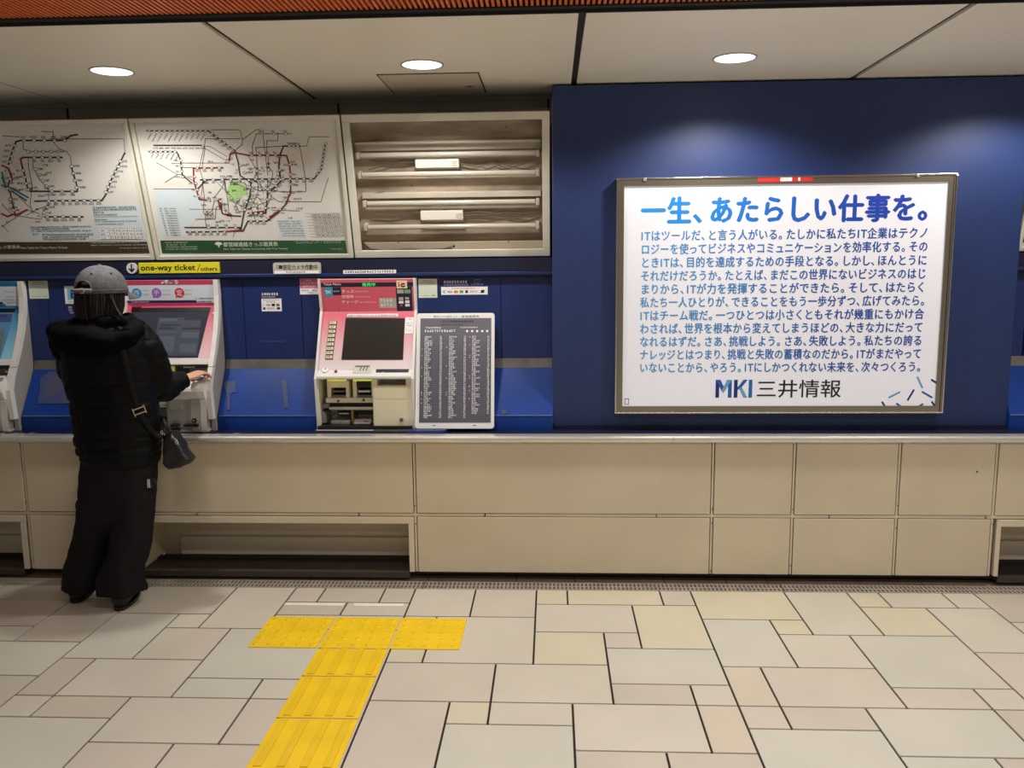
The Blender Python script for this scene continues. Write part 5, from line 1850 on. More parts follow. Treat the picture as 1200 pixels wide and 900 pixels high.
# ------------------------------------------------------------------ leaning fare chart
def fare_chart():
    p0, p1 = (.098, ZT + .018), (.245, 1.312)
    F = slant(0, p0, p1)
    L = math.hypot(p1[0] - p0[0], p1[1] - p0[1])
    a0, a1 = -.677, -.286
    t = thing('fare_chart', 'white-edged dark fare chart board leaning upright beside the centre machine', 'fare chart', ((a0 + a1) / 2, .17, ZT))

    def rounded(a0, b0, a1, b1, r):
        pts = []
        for cx, cy, s_ in ((a1 - r, b1 - r, 0), (a0 + r, b1 - r, 90), (a0 + r, b0 + r, 180), (a1 - r, b0 + r, 270)):
            for i in range(6):
                an = math.radians(s_ + 18 * i)
                pts.append((cx + r * math.cos(an), cy + r * math.sin(an)))
        return pts
    mb = MB()
    mb.prism(rounded(a0, 0, a1, L, .014), -.018, 0, 0, F)
    for a in (a0 + .095, a0 + .295):
        mb.line([(a - .006, .015), (a + .006, .015)], .004, .0005, 1, F)
    y = L - .017
    mb.text('東京メトロ線きっぷ', a0 + .085, y - .006, a0 + .205, y + .0055, .0005, 1, F, 0)
    mb.text('普通運賃表', a0 + .225, y - .006, a0 + .315, y + .0055, .0005, 1, F, 0)
    obj('board', mb, [mat('white_board_edge', (232, 232, 230), .4), M_greyink], t)
    mb = MB()
    q = F.box(491.5, 371.5, 575, 497.5)
    b0 = F.ab(532, 495)[1]
    b1 = F.ab(532, 373)[1]
    s0, s1 = a0 + .020, a1 - .016
    mb.box(s0, b0, .0002, s1, b1, .002, 0, 0, F)
    rr = random.Random(8)
    c = .0026
    w_, H = s1 - s0, b1 - b0
    mb.scribble(s0 + .10, s0 + .27, b1 - .022, .010, c, 2, F, rr)
    mb.scribble(s0 + .10, s0 + .22, b1 - .036, .007, c, 2, F, rr)
    mb.scribble(s0 + .025, s0 + .11, b1 - .052, .009, c, 1, F, rr)
    mb.scribble(s0 + .2, s0 + .29, b1 - .05, .006, c, 1, F, rr)
    mb.scribble(s0 + .022, s0 + .18, b1 - .070, .012, c, 1, F, rr)
    for i in range(5):
        mb.disc(s0 + .235 + i * .025, b1 - .066, .006, c, 1, F, 10)
    n = 40
    for i in range(n):
        y = b1 - .098 - (H - .108) * i / n
        for k, (xa, xb) in enumerate(((.012, .115), (.135, .235), (.250, .352))):
            if k == 2 and i > n - 3:
                continue
            u = rr.random()
            if u < .22:
                mb.scribble(s0 + xa - .004, s0 + xa + .006, y, .0062, c, 1, F, rr)
            mb.scribble(s0 + xa + .010, s0 + xa + .010 + .0068 * rr.choice((3, 3, 4, 5, 6)), y, .0082, c, 1, F, rr, 1, .0068)
            mb.quad(s0 + xa + .045, y + .0012, s0 + xb - .02, y + .0020, c, 3, F)
            mb.scribble(s0 + xb - .016, s0 + xb, y, .0085, c, 1, F, rr, 1, .0058)
    obj('chart_face', mb, [mat('dark_grey_chart', (92, 92, 103), .2), mat('chart_white_print', (240, 240, 242), .5), M_ink, mat('chart_rule_grey', (132, 132, 142), .5)], t)
    mb = MB()
    mb.prism([(a0 - .035, .052), (a0 + .12, .052), (a0 + .155, .065), (a0 + .165, .12), (a0 + .165, .14), (a0 + .01, .14), (a0 + .01, .098), (a0 - .035, .098)], ZT + .0005, ZT + .0165, 0, WORLD)
    obj('foot_tray', mb, M_navy, t)


fare_chart()


# ------------------------------------------------------------------ tactile paving and tape on the floor
def tactile():
    M_ty = mat('tactile_yellow', (238, 198, 0), .5, vary=.06, scale=7)
    M_bar = mat('tactile_bar_yellow', (230, 190, 0), .5, vary=.05, scale=9)
    gx, gy = -.9635, -1.2724
    S = .2955
    g = .004
    # raised studs (blister) blocks
    stud = [('left arm of the T under the left tape', -1.2605), ('middle of the T, at the head of the path', -.9655), ('right arm of the T', -.6705)]
    y0, y1 = -.7385, -.4315
    grp = 'yellow tactile paving blocks'
    for lab, x in stud:
        mb = MB()
        mb.box(x + g, y0 + g, .0002, x + S - g, y1 - g, .004, 0, .001)
        for i in range(5):
            for j in range(5):
                cx, cy = x + S * (i + .5) / 5, y0 + (y1 - y0) * (j + .5) / 5
                mb.cyl(cx, cy, .014, .004, .0075, 1, WORLD, 12, .009)
        solo('tactile_block', mb, [M_ty, M_bar], 'yellow studded tactile block, ' + lab, 'tactile paving', grp)
    rows = [(-.972, -.741, 'first below the T, cut short'), (-1.2715, -.9725, 'second below the T'), (-1.571, -1.272, 'third below the T'), (-1.87, -1.5715, '')]
    for ya, yb, lab in rows:
        if not lab:
            continue
        mb = MB()
        x = gx
        mb.box(x + g, ya + g, .0002, x + S - g, yb - g, .004, 0, .001)
        for i in range(4):
            cx = x + S * (i + .5) / 4
            mb.box(cx - .0135, ya + .014, .0042, cx + .0135, yb - .014 if lab[0] != 'f' else yb - .004, .0078, 1, .002)
        solo('tactile_block', mb, [M_ty, M_bar], 'yellow ribbed tactile paving block, ' + lab, 'tactile paving', grp)
    M_tape = mat('white_floor_tape', (232, 228, 214), .55, vary=.05, scale=10)
    for (xa, xb), lab in (((330.5, 404), 'left of two white tape strips on the floor above the yellow T'), ((412.5, 474), 'right of two white tape strips on the floor above the yellow T')):
        p0, p1 = PZ(xa, 710.5, 0), PZ(xb, 707.5, 0)
        mb = MB()
        yy = -.285
        mb.box(p0.x + .004, yy - .018, .0003, p1.x, yy + .012, .0018, 0, .0005)
        solo('tape_strip', mb, M_tape, lab, 'tape', 'white tape strips on the floor')


tactile()
# ------------------------------------------------------------------ the person at the pink machine
def fuse(name, mb, mats, parent, voxel, smooth=6, displace=None, offset=None):
    """union of overlapping closed shapes into one continuous skin"""
    me = bpy.data.meshes.new('raw')
    me.from_pydata([tuple(q) for q in mb.v], [], mb.f)
    o = bpy.data.objects.new('raw', me)
    COL.objects.link(o)
    rm = o.modifiers.new('r', 'REMESH')
    rm.mode = 'VOXEL'
    rm.voxel_size = voxel
    if smooth:
        s_ = o.modifiers.new('s', 'SMOOTH')
        s_.iterations = smooth
        s_.factor = .5
    dg = bpy.context.evaluated_depsgraph_get()
    m2 = bpy.data.meshes.new_from_object(o.evaluated_get(dg))
    bpy.data.objects.remove(o)
    bpy.data.meshes.remove(me)
    if displace:
        ns = [v.normal.copy() for v in m2.vertices]
        for v, n in zip(m2.vertices, ns):
            v.co = v.co + n * displace(v.co, n)
    off = offset if offset is not None else parent_loc(parent)
    for v in m2.vertices:
        v.co = v.co - off
    m2.name = name
    m2.materials.clear()
    for m in (mats if isinstance(mats, (list, tuple)) else [mats]):
        m2.materials.append(m)
    for p in m2.polygons:
        p.use_smooth = True
    m2.update()
    r = bpy.data.objects.new(name, m2)
    COL.objects.link(r)
    if parent:
        r.parent = parent
    return r


def hring(xl, xr, y, Yc, ry, n=28, e=2.3, dz=0.0):
    """a level ring whose left and right edges fall where the photo shows them"""
    a, b = P(xl, y, Yc), P(xr, y, Yc)
    c, rx = (a + b) / 2, (b.x - a.x) / 2
    out = []
    for k in range(n):
        t = 2 * math.pi * k / n
        cx, sy = math.cos(t), math.sin(t)
        out.append(Vector((c.x + rx * math.copysign(abs(cx) ** (2 / e), cx), c.y + ry * math.copysign(abs(sy) ** (2 / e), sy), c.z + dz * cx)))
    return out


def body_ring(c, rx, ry, n=16):
    return [Vector((c[0] + rx * math.cos(2 * math.pi * k / n), c[1] + ry * math.sin(2 * math.pi * k / n), c[2])) for k in range(n)]


HC = P(120, 346, -.27)
HEADROT = Matrix.Rotation(math.radians(-13), 3, 'Z')


def H(x, y, z):
    """head space: +y is where the face looks"""
    return HC + HEADROT @ Vector((x, y, z))


def finger(mb, base, d, down, L, r, curl):
    pts, rs = [Vector(base)], [r * 1.05]
    dd = Vector(d).normalized()
    dn = Vector(down).normalized()
    ang = 0
    for i, f in enumerate((.45, .30, .25)):
        ang += curl[i]
        v = dd * math.cos(ang) + dn * math.sin(ang)
        q = pts[-1]
        pts.append(q + v * (L * f * .5))
        rs.append(r * (1.0 - .08 * i))
        pts.append(q + v * (L * f))
        rs.append(r * (1.04 - .12 * i))
    pts.append(pts[-1] + (pts[-1] - pts[-2]).normalized() * r * .5)
    rs.append(r * .45)
    mb.tube(pts, rs, 0, 10)


def hand(mb, wrist, d, down, side, s_=1.0):
    """palm, four bent fingers of unequal length and a thumb leaving the side of the palm"""
    d, down, side = Vector(d).normalized(), Vector(down).normalized(), Vector(side).normalized()
    w = Vector(wrist)
    rings = []
    for f, hw, th in ((-.02, .022, .017), (.0, .024, .017), (.025, .032, .0155), (.055, .037, .014), (.078, .036, .0125), (.084, .032, .009)):
        c = w + d * f * s_
        rings.append([c + side * (hw * s_ * math.cos(2 * math.pi * k / 16)) + down * (th * s_ * math.sin(2 * math.pi * k / 16)) for k in range(16)])
    mb.loft(rings)
    for x, L, cu in ((.027, .068, (.35, .45, .35)), (.009, .076, (.30, .45, .35)), (-.009, .071, (.36, .5, .35)), (-.026, .056, (.45, .5, .4))):
        finger(mb, w + d * .074 * s_ + side * x * s_, d + side * x * 2.2, down, L * s_, .0078 * s_, cu)
    finger(mb, w + d * .028 * s_ + side * .028 * s_ + down * .006, d * .75 + side * .62 + down * .25, down * .8 - side * .4, .062 * s_, .0092 * s_, (.1, .35, .3))


def build_person():
    base = Vector((PZ(120, 708, 0).x, -.28, 0.0))
    skin = mat('skin', (206, 160, 134), .5, vary=.04, scale=20)
    # ---- body: head, neck, trunk, arms, hands and legs as one skin
    mb = MB()
    mb.ellipsoid(H(0, -.005, .03), .074, .094, .092, 0, HEADROT)
    mb.ellipsoid(H(0, .022, -.045), .058, .066, .075, 0, HEADROT)
    mb.ellipsoid(H(0, .066, -.100), .026, .022, .020, 0, HEADROT)       # chin
    rn = [[H(x * math.cos(2 * math.pi * k / 10), yc + yr * math.sin(2 * math.pi * k / 10), z) for k in range(10)] for z, x, yc, yr in ((.012, .006, .082, .010), (-.012, .009, .088, .014), (-.032, .013, .092, .017), (-.040, .010, .088, .012))]
    mb.loft(rn)                                                          # nose
    mb.ellipsoid(H(0, .084, -.062), .022, .009, .006, 0, HEADROT)        # lips
    mb.ellipsoid(H(0, .082, -.071), .019, .009, .006, 0, HEADROT)
    for s_ in (-1, 1):
        mb.ellipsoid(H(s_ * .030, .078, .006), .014, .008, .009, 0, HEADROT)   # eyelids
        mb.ellipsoid(H(s_ * .030, .080, .022), .020, .008, .006, 0, HEADROT)   # brows
        mb.ellipsoid(H(s_ * .076, -.004, -.012), .008, .018, .030, 0, HEADROT)  # ears
        mb.ellipsoid(H(s_ * .042, .055, -.035), .024, .022, .022, 0, HEADROT)  # cheeks
    neck = P(122, 372, -.27)
    mb.loft([body_ring(HC + Vector((.01, .0, -.05)), .045, .050), body_ring((neck.x, neck.y, neck.z - .02), .048, .052), body_ring((neck.x, neck.y, neck.z - .08), .085, .065)])
    trunk = [(380, 98, 150, .06), (400, 90, 158, .085), (440, 98, 165, .095), (480, 104, 164, .085), (520, 104, 170, .095), (560, 104, 172, .10), (592, 104, 170, .09)]
    mb.loft([hring(a, b, y, -.28, ry, 20, 2.1) for y, a, b, ry in trunk])
    for pts in ([(112, 575, -.28, .070), (107, 620, -.275, .055), (99, 655, -.25, .048), (96, 685, -.235, .034), (95, 698, -.225, .03)],
                [(155, 575, -.29, .070), (153, 620, -.31, .055), (147, 655, -.31, .048), (145, 690, -.305, .034), (144, 705, -.30, .03)]):
        mb.tube([P(x, y, Y) for x, y, Y, r in pts], [q[3] for q in pts], 0, 14)
    wrist_r = P(219, 443, -.015)
    mb.tube([P(158, 394, -.27), P(174, 415, -.25), P(184, 454, -.165), P(204, 450, -.062), wrist_r], [.05, .046, .040, .030, .023], 0, 14)
    mb.tube([P(86, 396, -.27), P(84, 425, -.22), P(94, 451, -.165), P(112, 450, -.08), P(122, 447, -.03)], [.05, .046, .040, .034, .024], 0, 14)
    tip = P(238, 435, .085)
    d = (tip - wrist_r).normalized()
    side = d.cross(Vector((0, 0, 1))).normalized()
    hand(mb, wrist_r + d * .012, d, Vector((0, 0, -1)) + side * .45, -side, .98)
    wl = P(122, 447, -.03)
    dl = Vector((.45, .75, -.1)).normalized()
    hand(mb, wl, dl, (0, 0, -1), dl.cross(Vector((0, 0, 1))), .85)
    for hb, ang in (((89, 706.5), 15), ((140, 715.5), 11)):
        h0 = PZ(hb[0], hb[1], 0)
        mb.ellipsoid(h0 + Matrix.Rotation(math.radians(ang), 3, 'Z') @ Vector((0, .11, .032)), .026, .08, .012, 0, Matrix.Rotation(math.radians(ang), 3, 'Z'))
        mb.ellipsoid(h0 + Matrix.Rotation(math.radians(ang), 3, 'Z') @ Vector((0, .05, .05)), .020, .022, .03)
    person = fuse('person', mb, skin, None, .0042, 3, None, base)
    person.location = base
    tag(person, 'person in black puffer jacket, wide black trousers and grey cap, reaching to the pink machine', 'person')

    # ---- jacket
    mb = MB()
    rows = [(371, 106, 144, .055), (377, 92, 156, .08), (385, 80, 168, .105), (396, 73, 174, .125), (412, 73, 177, .135), (432, 77, 179, .138), (450, 81, 180, .14), (466, 86.5, 181, .142), (482, 89, 182.5, .146), (500, 91, 184, .15), (516, 93, 185, .152), (528, 95, 184.5, .150), (536, 98, 183, .143), (542, 101, 181, .135)]
    mb.loft([hring(a, b, y, -.285, ry, 32, 2.4, -.012 if y > 500 else 0) for y, a, b, ry in rows])
    rs = [(157, 393, -.27, .078), (170, 407, -.265, .078), (178, 424, -.245, .074), (183, 442, -.21, .070), (184.5, 456, -.165, .068), (193, 456, -.115, .064), (204, 451, -.065, .055), (212, 446.5, -.035, .047), (217, 444.5, -.017, .040)]
    mb.tube([P(x, y, Y) for x, y, Y, r in rs], [q[3] for q in rs], 0, 20)
    ls = [(88, 394, -.27, .078), (84, 412, -.25, .074), (85.5, 432, -.21, .068), (92, 450, -.17, .060), (104, 452, -.11, .054), (115, 449, -.07, .044), (121, 447, -.04, .036)]
    mb.tube([P(x, y, Y) for x, y, Y, r in ls], [q[3] for q in ls], 0, 20)
    seams = [P(120, y, -.285).z for y in (398, 420, 446, 469, 487, 507, 520, 531)]

    def puff(co, n):
        w = 0.0
        if n.z < .8 and co.x > base.x - .4:
            dmin = min(abs(co.z - z_ + .012 * noise.noise(co * 5)) for z_ in seams)
            w = (-.008 if co.z < 1.0 else -.004) * math.exp(-(dmin / .006) ** 2)
        w += .006 * noise.noise(co * 11) + .003 * noise.noise(co * 27)
        return w
    jk = fuse('jacket', mb, mat('black_nylon', (6, 6, 8), .6, spec=.16, bump=.25, bscale=45), person, .0075, 3, puff)
    # cuff rim
    bv = BVHTree.FromPolygons([v.co + base for v in jk.data.vertices], [tuple(p.vertices) for p in jk.data.polygons])
    mb = MB()
    c0 = P(216, 444.8, -.021)
    ax = (P(219, 443.5, -.012) - P(214, 445.5, -.03)).normalized()
    mb.tube([c0 - ax * .012, c0, c0 + ax * .006, c0 + ax * .0065], [.0405, .0415, .039, .024], 0, 20)
    obj('cuff', mb, bpy.data.materials['black_nylon'], jk)
    # hood lying on the back and shoulders
    mb = MB()
    hp = [(164, 381, -.26, .030), (160, 387, -.315, .036), (150, 395, -.36, .044), (134, 402, -.385, .056), (115, 404, -.395, .070), (96, 399, -.385, .078), (80, 394, -.35, .078), (74, 390, -.30, .066), (80, 382, -.25, .045)]
    mb.tube([P(x, y, Y) for x, y, Y, r in hp], [q[3] for q in hp], 0, 20)
    cp_ = [(150, 374, -.22, .028), (154, 377, -.27, .032), (146, 378, -.33, .034), (122, 378, -.36, .036), (98, 378, -.335, .036), (88, 379, -.27, .032), (96, 376, -.21, .03)]
    mb.tube([P(x, y, Y) for x, y, Y, r in cp_], [q[3] for q in cp_], 0, 18)
    mb.ellipsoid(P(100, 398, -.36), .13, .06, .10, 0)
    mb.ellipsoid(P(76, 403, -.325), .068, .06, .088, 0)
    mb.ellipsoid(P(118, 408, -.36), .09, .05, .085, 0, Matrix.Rotation(.3, 3, 'Y'))

    def crumple(co, n):
        return .012 * noise.noise(co * 8) + .005 * noise.noise(co * 20)
    fuse('hood', mb, mat('black_hood_cotton', (4, 4, 5), .8, spec=.08, bump=.2, bscale=60), jk, .0075, 5, crumple)

    # ---- trousers
    mb = MB()
    hips = [(520, 104, 178, .12), (535, 100, 181.5, .128), (550, 97.5, 182, .132), (570, 95.5, 181, .13), (590, 93.5, 179.5, .126), (602, 96, 174, .115), (612, 110, 160, .08), (622, 124, 146, .045)]
    mb.loft([hring(a, b, y, -.285, ry, 28) for y, a, b, ry in hips])
    lleg = [(575, 96, 140, -.28, .11), (600, 93, 137, -.28, .105), (620, 89.5, 132.5, -.278, .10), (635, 86, 128, -.275, .098), (650, 81, 124.5, -.272, .095), (664, 77.5, 121, -.27, .095), (674, 76.5, 117.5, -.262, .092), (682, 76, 116.5, -.26, .092), (687.5, 75.5, 116.5, -.258, .094)]
    mb.loft([hring(a, b, y, Y, ry, 24, 2.2) for y, a, b, Y, ry in lleg])
    rleg = [(575, 134, 181, -.29, .11), (600, 135, 178, -.30, .105), (622, 134.5, 176.5, -.31, .10), (636, 133.5, 174, -.318, .098), (650, 130.5, 171, -.325, .096), (664, 122.5, 166, -.33, .095), (678, 116, 167, -.326, .092), (687, 116, 169, -.322, .093), (694, 116, 170, -.32, .096)]
    mb.loft([hring(a, b, y, Y, ry, 24, 2.2) for y, a, b, Y, ry in rleg])
    mb.ellipsoid(P(95, 592, -.28), .018, .05, .045, 0)

    def folds(co, n):
        z = co.z
        k = .020 * max(0.0, min(1.0, (.55 - z) / .4))
        return k * noise.noise(Vector((co.x * 9, co.y * 9, co.z * 5.0))) + .010 * noise.noise(Vector((co.x * 6, co.y * 6, co.z * 3))) + .004 * noise.noise(co * 19)
    tr = fuse('trousers', mb, mat('black_trouser_twill', (24, 22, 25), .75, spec=.14, vary=.12, scale=14, bump=.15, bscale=90), person, .0072, 3, folds)
    bvt = BVHTree.FromPolygons([v.co + base for v in tr.data.vertices], [tuple(p.vertices) for p in tr.data.polygons])
    # white-striped tag on the right thigh pocket
    mb = MB()
    hit = bvt.ray_cast(CAM_LOC, ray(173.5, 566).normalized())[0] or P(173.5, 566, -.38)
    F = vface(hit.y - .003)
    q = F.box(172, 561, 177, 572)
    mb.box(q[0], q[1], -.02, q[2], q[3], 0, 0, .001, F)
    w_ = q[2] - q[0]
    mb.quad(q[0] + w_ * .1, q[1] + .002, q[0] + w_ * .38, q[3] - .002, .0006, 1, F)
    mb.quad(q[0] + w_ * .52, q[1] + .002, q[0] + w_ * .78, q[3] - .002, .0006, 1, F)
    a, b = F.ab(179, 565)
    mb.prism([(q[2] - .004, q[1] + .012), (q[2] + .02, q[1] + .018), (q[2] + .008, q[3]), (q[2] - .004, q[3])], -.018, -.004, 0, F)
    obj('pocket_tag', mb, [M_black, M_white], tr)
    # ---- shoes
    for hb, ang, L in (((89, 706.5), 15, .235), ((140, 715.5), 11, .24)):
        h0 = PZ(hb[0], hb[1], 0.0)
        RZ = Matrix.Rotation(math.radians(ang), 3, 'Z')
        mb = MB()
        secs = [(-.012, .022, .040), (.0, .036, .075), (.03, .042, .092), (.07, .040, .094), (.12, .039, .072), (.17, .044, .054), (.21, .040, .038), (.232, .026, .028), (.240, .012, .02)]
        rings = []
        for y, hw, hh in secs:
            y *= L / .24
            ring = []
            for k in range(18):
                t = 2 * math.pi * k / 18
                x = hw * math.copysign(abs(math.cos(t)) ** .75, math.cos(t))
                z = hh / 2 + hh / 2 * math.copysign(abs(math.sin(t)) ** .7, math.sin(t))
                ring.append(h0 + RZ @ Vector((x, y + .02, z + .012)))
            rings.append(ring)
        mb.loft(rings, 0)
        sh = obj('shoe', mb, mat('black_shoe_leather', (20, 18, 18), .45), person)
        mb = MB()
        n = 28
        pts = []
        for k in range(n):
            t = 2 * math.pi * k / n
            y = L * .5 + (L * .5 + .018) * math.sin(t)
            f = max(0, min(1, y / L))
            hw = (.039 + .008 * math.sin(math.pi * min(1, f * 1.1))) * math.copysign(abs(math.cos(t)) ** .6, math.cos(t))
            q = RZ @ Vector((hw, y + .008, 0))
            pts.append((h0.x + q.x, h0.y + q.y))
        mb.prism(pts, .0006, .016, 0)
        obj('sole', mb, M_black, sh)
    # ---- hair
    mb = MB()
    rings = []
    for z, rx, ry, yc in ((.05, .080, .092, -.012), (.02, .088, .100, -.014), (-.02, .092, .104, -.018), (-.06, .090, .100, -.024), (-.10, .083, .088, -.030), (-.135, .07, .070, -.034), (-.16, .05, .05, -.034)):
        ring = []
        for k in range(36):
            t = 2 * math.pi * k / 36
            x, y = rx * math.cos(t), yc + ry * math.sin(t)
            y = min(y, .034 + .012 * abs(x) / rx)
            ring.append(H(x, y, z))
        rings.append(ring)
    mb.loft(rings)
    rr = random.Random(12)
    for i in range(110):
        t = math.pi + math.radians(rr.uniform(-38, 218))
        r0 = rr.uniform(.98, 1.03)
        pts = []
        sway = rr.uniform(-.10, .10)
        for z, rx, ry, yc in ((.04, .086, .098, -.013), (.0, .0915, .104, -.016), (-.05, .0925, .104, -.022), (-.09, .087, .094, -.028), (-.13, .074, .076, -.033)):
            tt = t + sway * (-z + .04) * 6
            y = yc + ry * math.sin(tt) * r0
            y = min(y, .040 + .012 * abs(math.cos(tt)))
            pts.append(H(rx * math.cos(tt) * r0, y, z + rr.uniform(-.004, .004)))
        mb.tube(pts, [.0028, .0036, .0036, .003, .0012], rr.choice((0, 0, 0, 0, 1, 1, 0, 2)), 6)
    # the lock that falls over the right shoulder
    for i in range(16):
        j = lambda s_: rr.uniform(-s_, s_)
        pts = [P(129.5 + j(2), 344 + j(1), -.345 + j(.006)), P(134 + j(2), 360 + j(1.5), -.36 + j(.008)), P(140 + j(2.2), 369 + j(1.2), -.375 + j(.008)), P(146 + j(2.4), 375 + j(1.2), -.378 + j(.006)), P(151 + j(2.6), 379 + j(1), -.374 + j(.004))]
        mb.tube(pts, [.003, .0038, .0034, .0026, .0009], rr.choice((0, 0, 1, 2)), 6)
    obj('hair', mb, [mat('dark_brown_hair', (25, 18, 14), .6, spec=.25, vary=.25, scale=40), mat('brown_hair_lock', (36, 27, 21), .6, spec=.25), mat('ash_hair_lock', (56, 46, 38), .55, spec=.3)], person)
    # eyes and brows (seen only from the far side)
    for s_ in (-1, 1):
        mb = MB()
        mb.ellipsoid(H(s_ * .030, .0825, .004), .010, .0052, .0052, 0, HEADROT, 12, 8)
        mb.ellipsoid(H(s_ * .030, .0868, .004), .004, .0018, .0042, 1, HEADROT, 10, 8)
        obj('eye', mb, [M_white, M_ink], person)
    # ---- cap
    denim = mat('grey_cap_twill', (86, 86, 90), .85, vary=.22, scale=55, bump=.15, bscale=180)
    CZ = .012
    RX, RY, RZz = .107, .116, .121
    mb = MB()
    nu, nv = 96, 30
    grid = []
    for j in range(nv + 1):
        ph = (math.pi / 2) * j / nv
        row = []
        for i in range(nu):
            t = 2 * math.pi * i / nu
            rr_ = math.cos(ph) ** .86
            bump_ = 1 - .012 * max(0, math.cos(3 * t) ** 12) * math.cos(ph)
            row.append((RX * rr_ * math.cos(t) * bump_, -.004 + RY * rr_ * math.sin(t) * bump_, CZ + RZz * math.sin(ph)))
        grid.append(row)

    def in_hole(p):
        return p[1] < 0 and (p[0] / .041) ** 2 + ((p[2] - CZ - .022) / .034) ** 2 < 1 and p[2] > CZ + .022
    flat_ = [H(*p) for row in grid for p in row]
    fs = []
    for j in range(nv):
        for i in range(nu):
            k = (i + 1) % nu
            ps = [grid[j][i], grid[j][k], grid[j + 1][k], grid[j + 1][i]]
            m_ = tuple(sum(p[a] for p in ps) / 4 for a in range(3))
            if in_hole(m_):
                continue
            fs.append((j * nu + i, j * nu + k, (j + 1) * nu + k, (j + 1) * nu + i))
    mb.add(flat_, fs, 0, True)
    inner = [H(p[0] * .965, p[1] * .965, CZ + (p[2] - CZ) * .965) for row in grid for p in row]
    mb.add(inner, [f[::-1] for f in fs], 0, True)
    mb.ellipsoid(H(0, -.004, CZ + RZz), .009, .009, .005, 0, HEADROT, 12, 8)
    # rim band
    for zz in (0.0, .012):
        mb.tube([H(RX * 1.003 * math.cos(2 * math.pi * i / 48), -.004 + RY * 1.003 * math.sin(2 * math.pi * i / 48), CZ + zz) for i in range(49)], .0022, 0, 6, False)
    # arch edge over the opening
    arch = []
    for i in range(17):
        a_ = math.pi * i / 16
        x, z = .041 * math.cos(a_), CZ + .022 + .034 * math.sin(a_)
        ph = math.asin((z - CZ) / RZz)
        ry_ = RY * math.cos(ph) ** .86
        rx_ = RX * math.cos(ph) ** .86
        arch.append(H(x, -.004 - ry_ * math.sqrt(max(0, 1 - (x / rx_) ** 2)) - .0015, z))
    mb.tube(arch, .0032, 0, 8)
    cap = obj('cap', mb, denim, person)
    # brim
    mb = MB()
    top, bot = [], []
    N, M_ = 24, 8
    for i in range(N + 1):
        t = math.radians(90 - 66 + 132 * i / N)
        for j in range(M_ + 1):
            f = j / M_
            e = .078 * max(0, math.sin((i / N) * math.pi)) ** .55
            x = RX * 1.0 * math.cos(t) * (1 + .06 * f)
            y = -.004 + RY * math.sin(t) + e * f
            z = CZ + .004 - .022 * f - .9 * x * x * (.3 + f)
            top.append(H(x, y, z))
            bot.append(H(x, y, z - .0035))
    fs = []
    for i in range(N):
        for j in range(M_):
            a = i * (M_ + 1) + j
            fs.append((a, a + 1, a + M_ + 2, a + M_ + 1))
    nn = len(top)
    mb.add(top + bot, fs + [tuple(q + nn for q in f[::-1]) for f in fs], 0, True)
    edge = [i * (M_ + 1) + M_ for i in range(N + 1)]
    mb.add(top + bot, [(edge[i], edge[i] + nn, edge[i + 1] + nn, edge[i + 1]) for i in range(N)], 0, False)
    obj('brim', mb, denim, cap)
    for an, z in ((-125, .085), (-70, .085), (-15, .085), (160, .085)):
        mb = MB()
        ph = math.asin(z / RZz)
        t = math.radians(an)
        q = H(RX * math.cos(ph) ** .86 * math.cos(t) * 1.005, -.004 + RY * math.cos(ph) ** .86 * math.sin(t) * 1.005, CZ + z)
        mb.ellipsoid(q, .0045, .0045, .0045, 0, None, 10, 6)
        obj('eyelet', mb, M_black, cap)
    mb = MB()
    pts = [H(x, -.004 - RY * math.sqrt(1 - (x / RX) ** 2) - .002, CZ + .012) for x in (-.045, -.03, -.015, 0, .015, .03, .045)]
    mb.tube(pts, .009, 0, 8)
    st = obj('strap', mb, mat('cap_strap', (118, 116, 112), .8, vary=.1, scale=60), cap)
    mb = MB()
    bc = H(.012, -.004 - RY - .012, CZ + .012)
    u_, v_ = HEADROT @ Vector((1, 0, 0)), Vector((0, 0, 1))
    FB = Frame(bc, u_, v_)
    for q in ((-.010, -.012, .010, -.008), (-.010, .008, .010, .012), (.006, -.012, .010, .012)):
        mb.box(q[0], q[1], -.004, q[2], q[3], .001, 0, .001, FB)
    obj('buckle', mb, M_steel, st)

    # ---- the handbag: its strap runs up the jacket to the right shoulder
    hood = [o for o in jk.children if o.name.startswith('hood')][0]
    bvh = BVHTree.FromPolygons([v.co + base for v in hood.data.vertices], [tuple(p.vertices) for p in hood.data.polygons])
    bloc = P(198, 551, -.27)
    bag = thing('handbag', 'small slouchy black leather handbag hanging at the person\'s right hip', 'handbag', bloc)
    F = vface(-.305)
    pts = [F.ab(x, y) for x, y in ((188, 514), (192, 507), (199, 508), (207, 517), (214, 530), (221.5, 541), (218, 545.5), (204, 550.5), (194, 553), (190, 550), (187.5, 545))]
    cx_, cy_ = sum(p[0] for p in pts) / len(pts), sum(p[1] for p in pts) / len(pts)
    mb = MB()
    rings = []
    for c, k in ((-.10, .80), (-.085, .94), (-.045, 1.0), (-.015, .95), (.0, .82)):
        rings.append([F.w(cx_ + (a - cx_) * k, cy_ + (b - cy_) * k, c) for a, b in pts])
    mb.loft(rings, 0, True, True)
    leather = mat('black_bag_leather', (24, 23, 26), .36, spec=.5, bump=.25, bscale=35)
    fuse('bag_body', mb, leather, bag, .0045, 2, lambda co, n: .008 * noise.noise(co * 14) + .003 * noise.noise(co * 35))
    for dy, pp in ((-.285, [(190, 514), (188.5, 500), (189.5, 488), (192, 492), (194, 502), (198, 513)]), (-.235, [(191, 514), (190, 498), (191.5, 489), (195, 496), (201, 514)])):
        mb = MB()
        mb.tube([P(x, y, dy) for x, y in pp], .0065, 0, 8)
        obj('handle', mb, leather, bag)
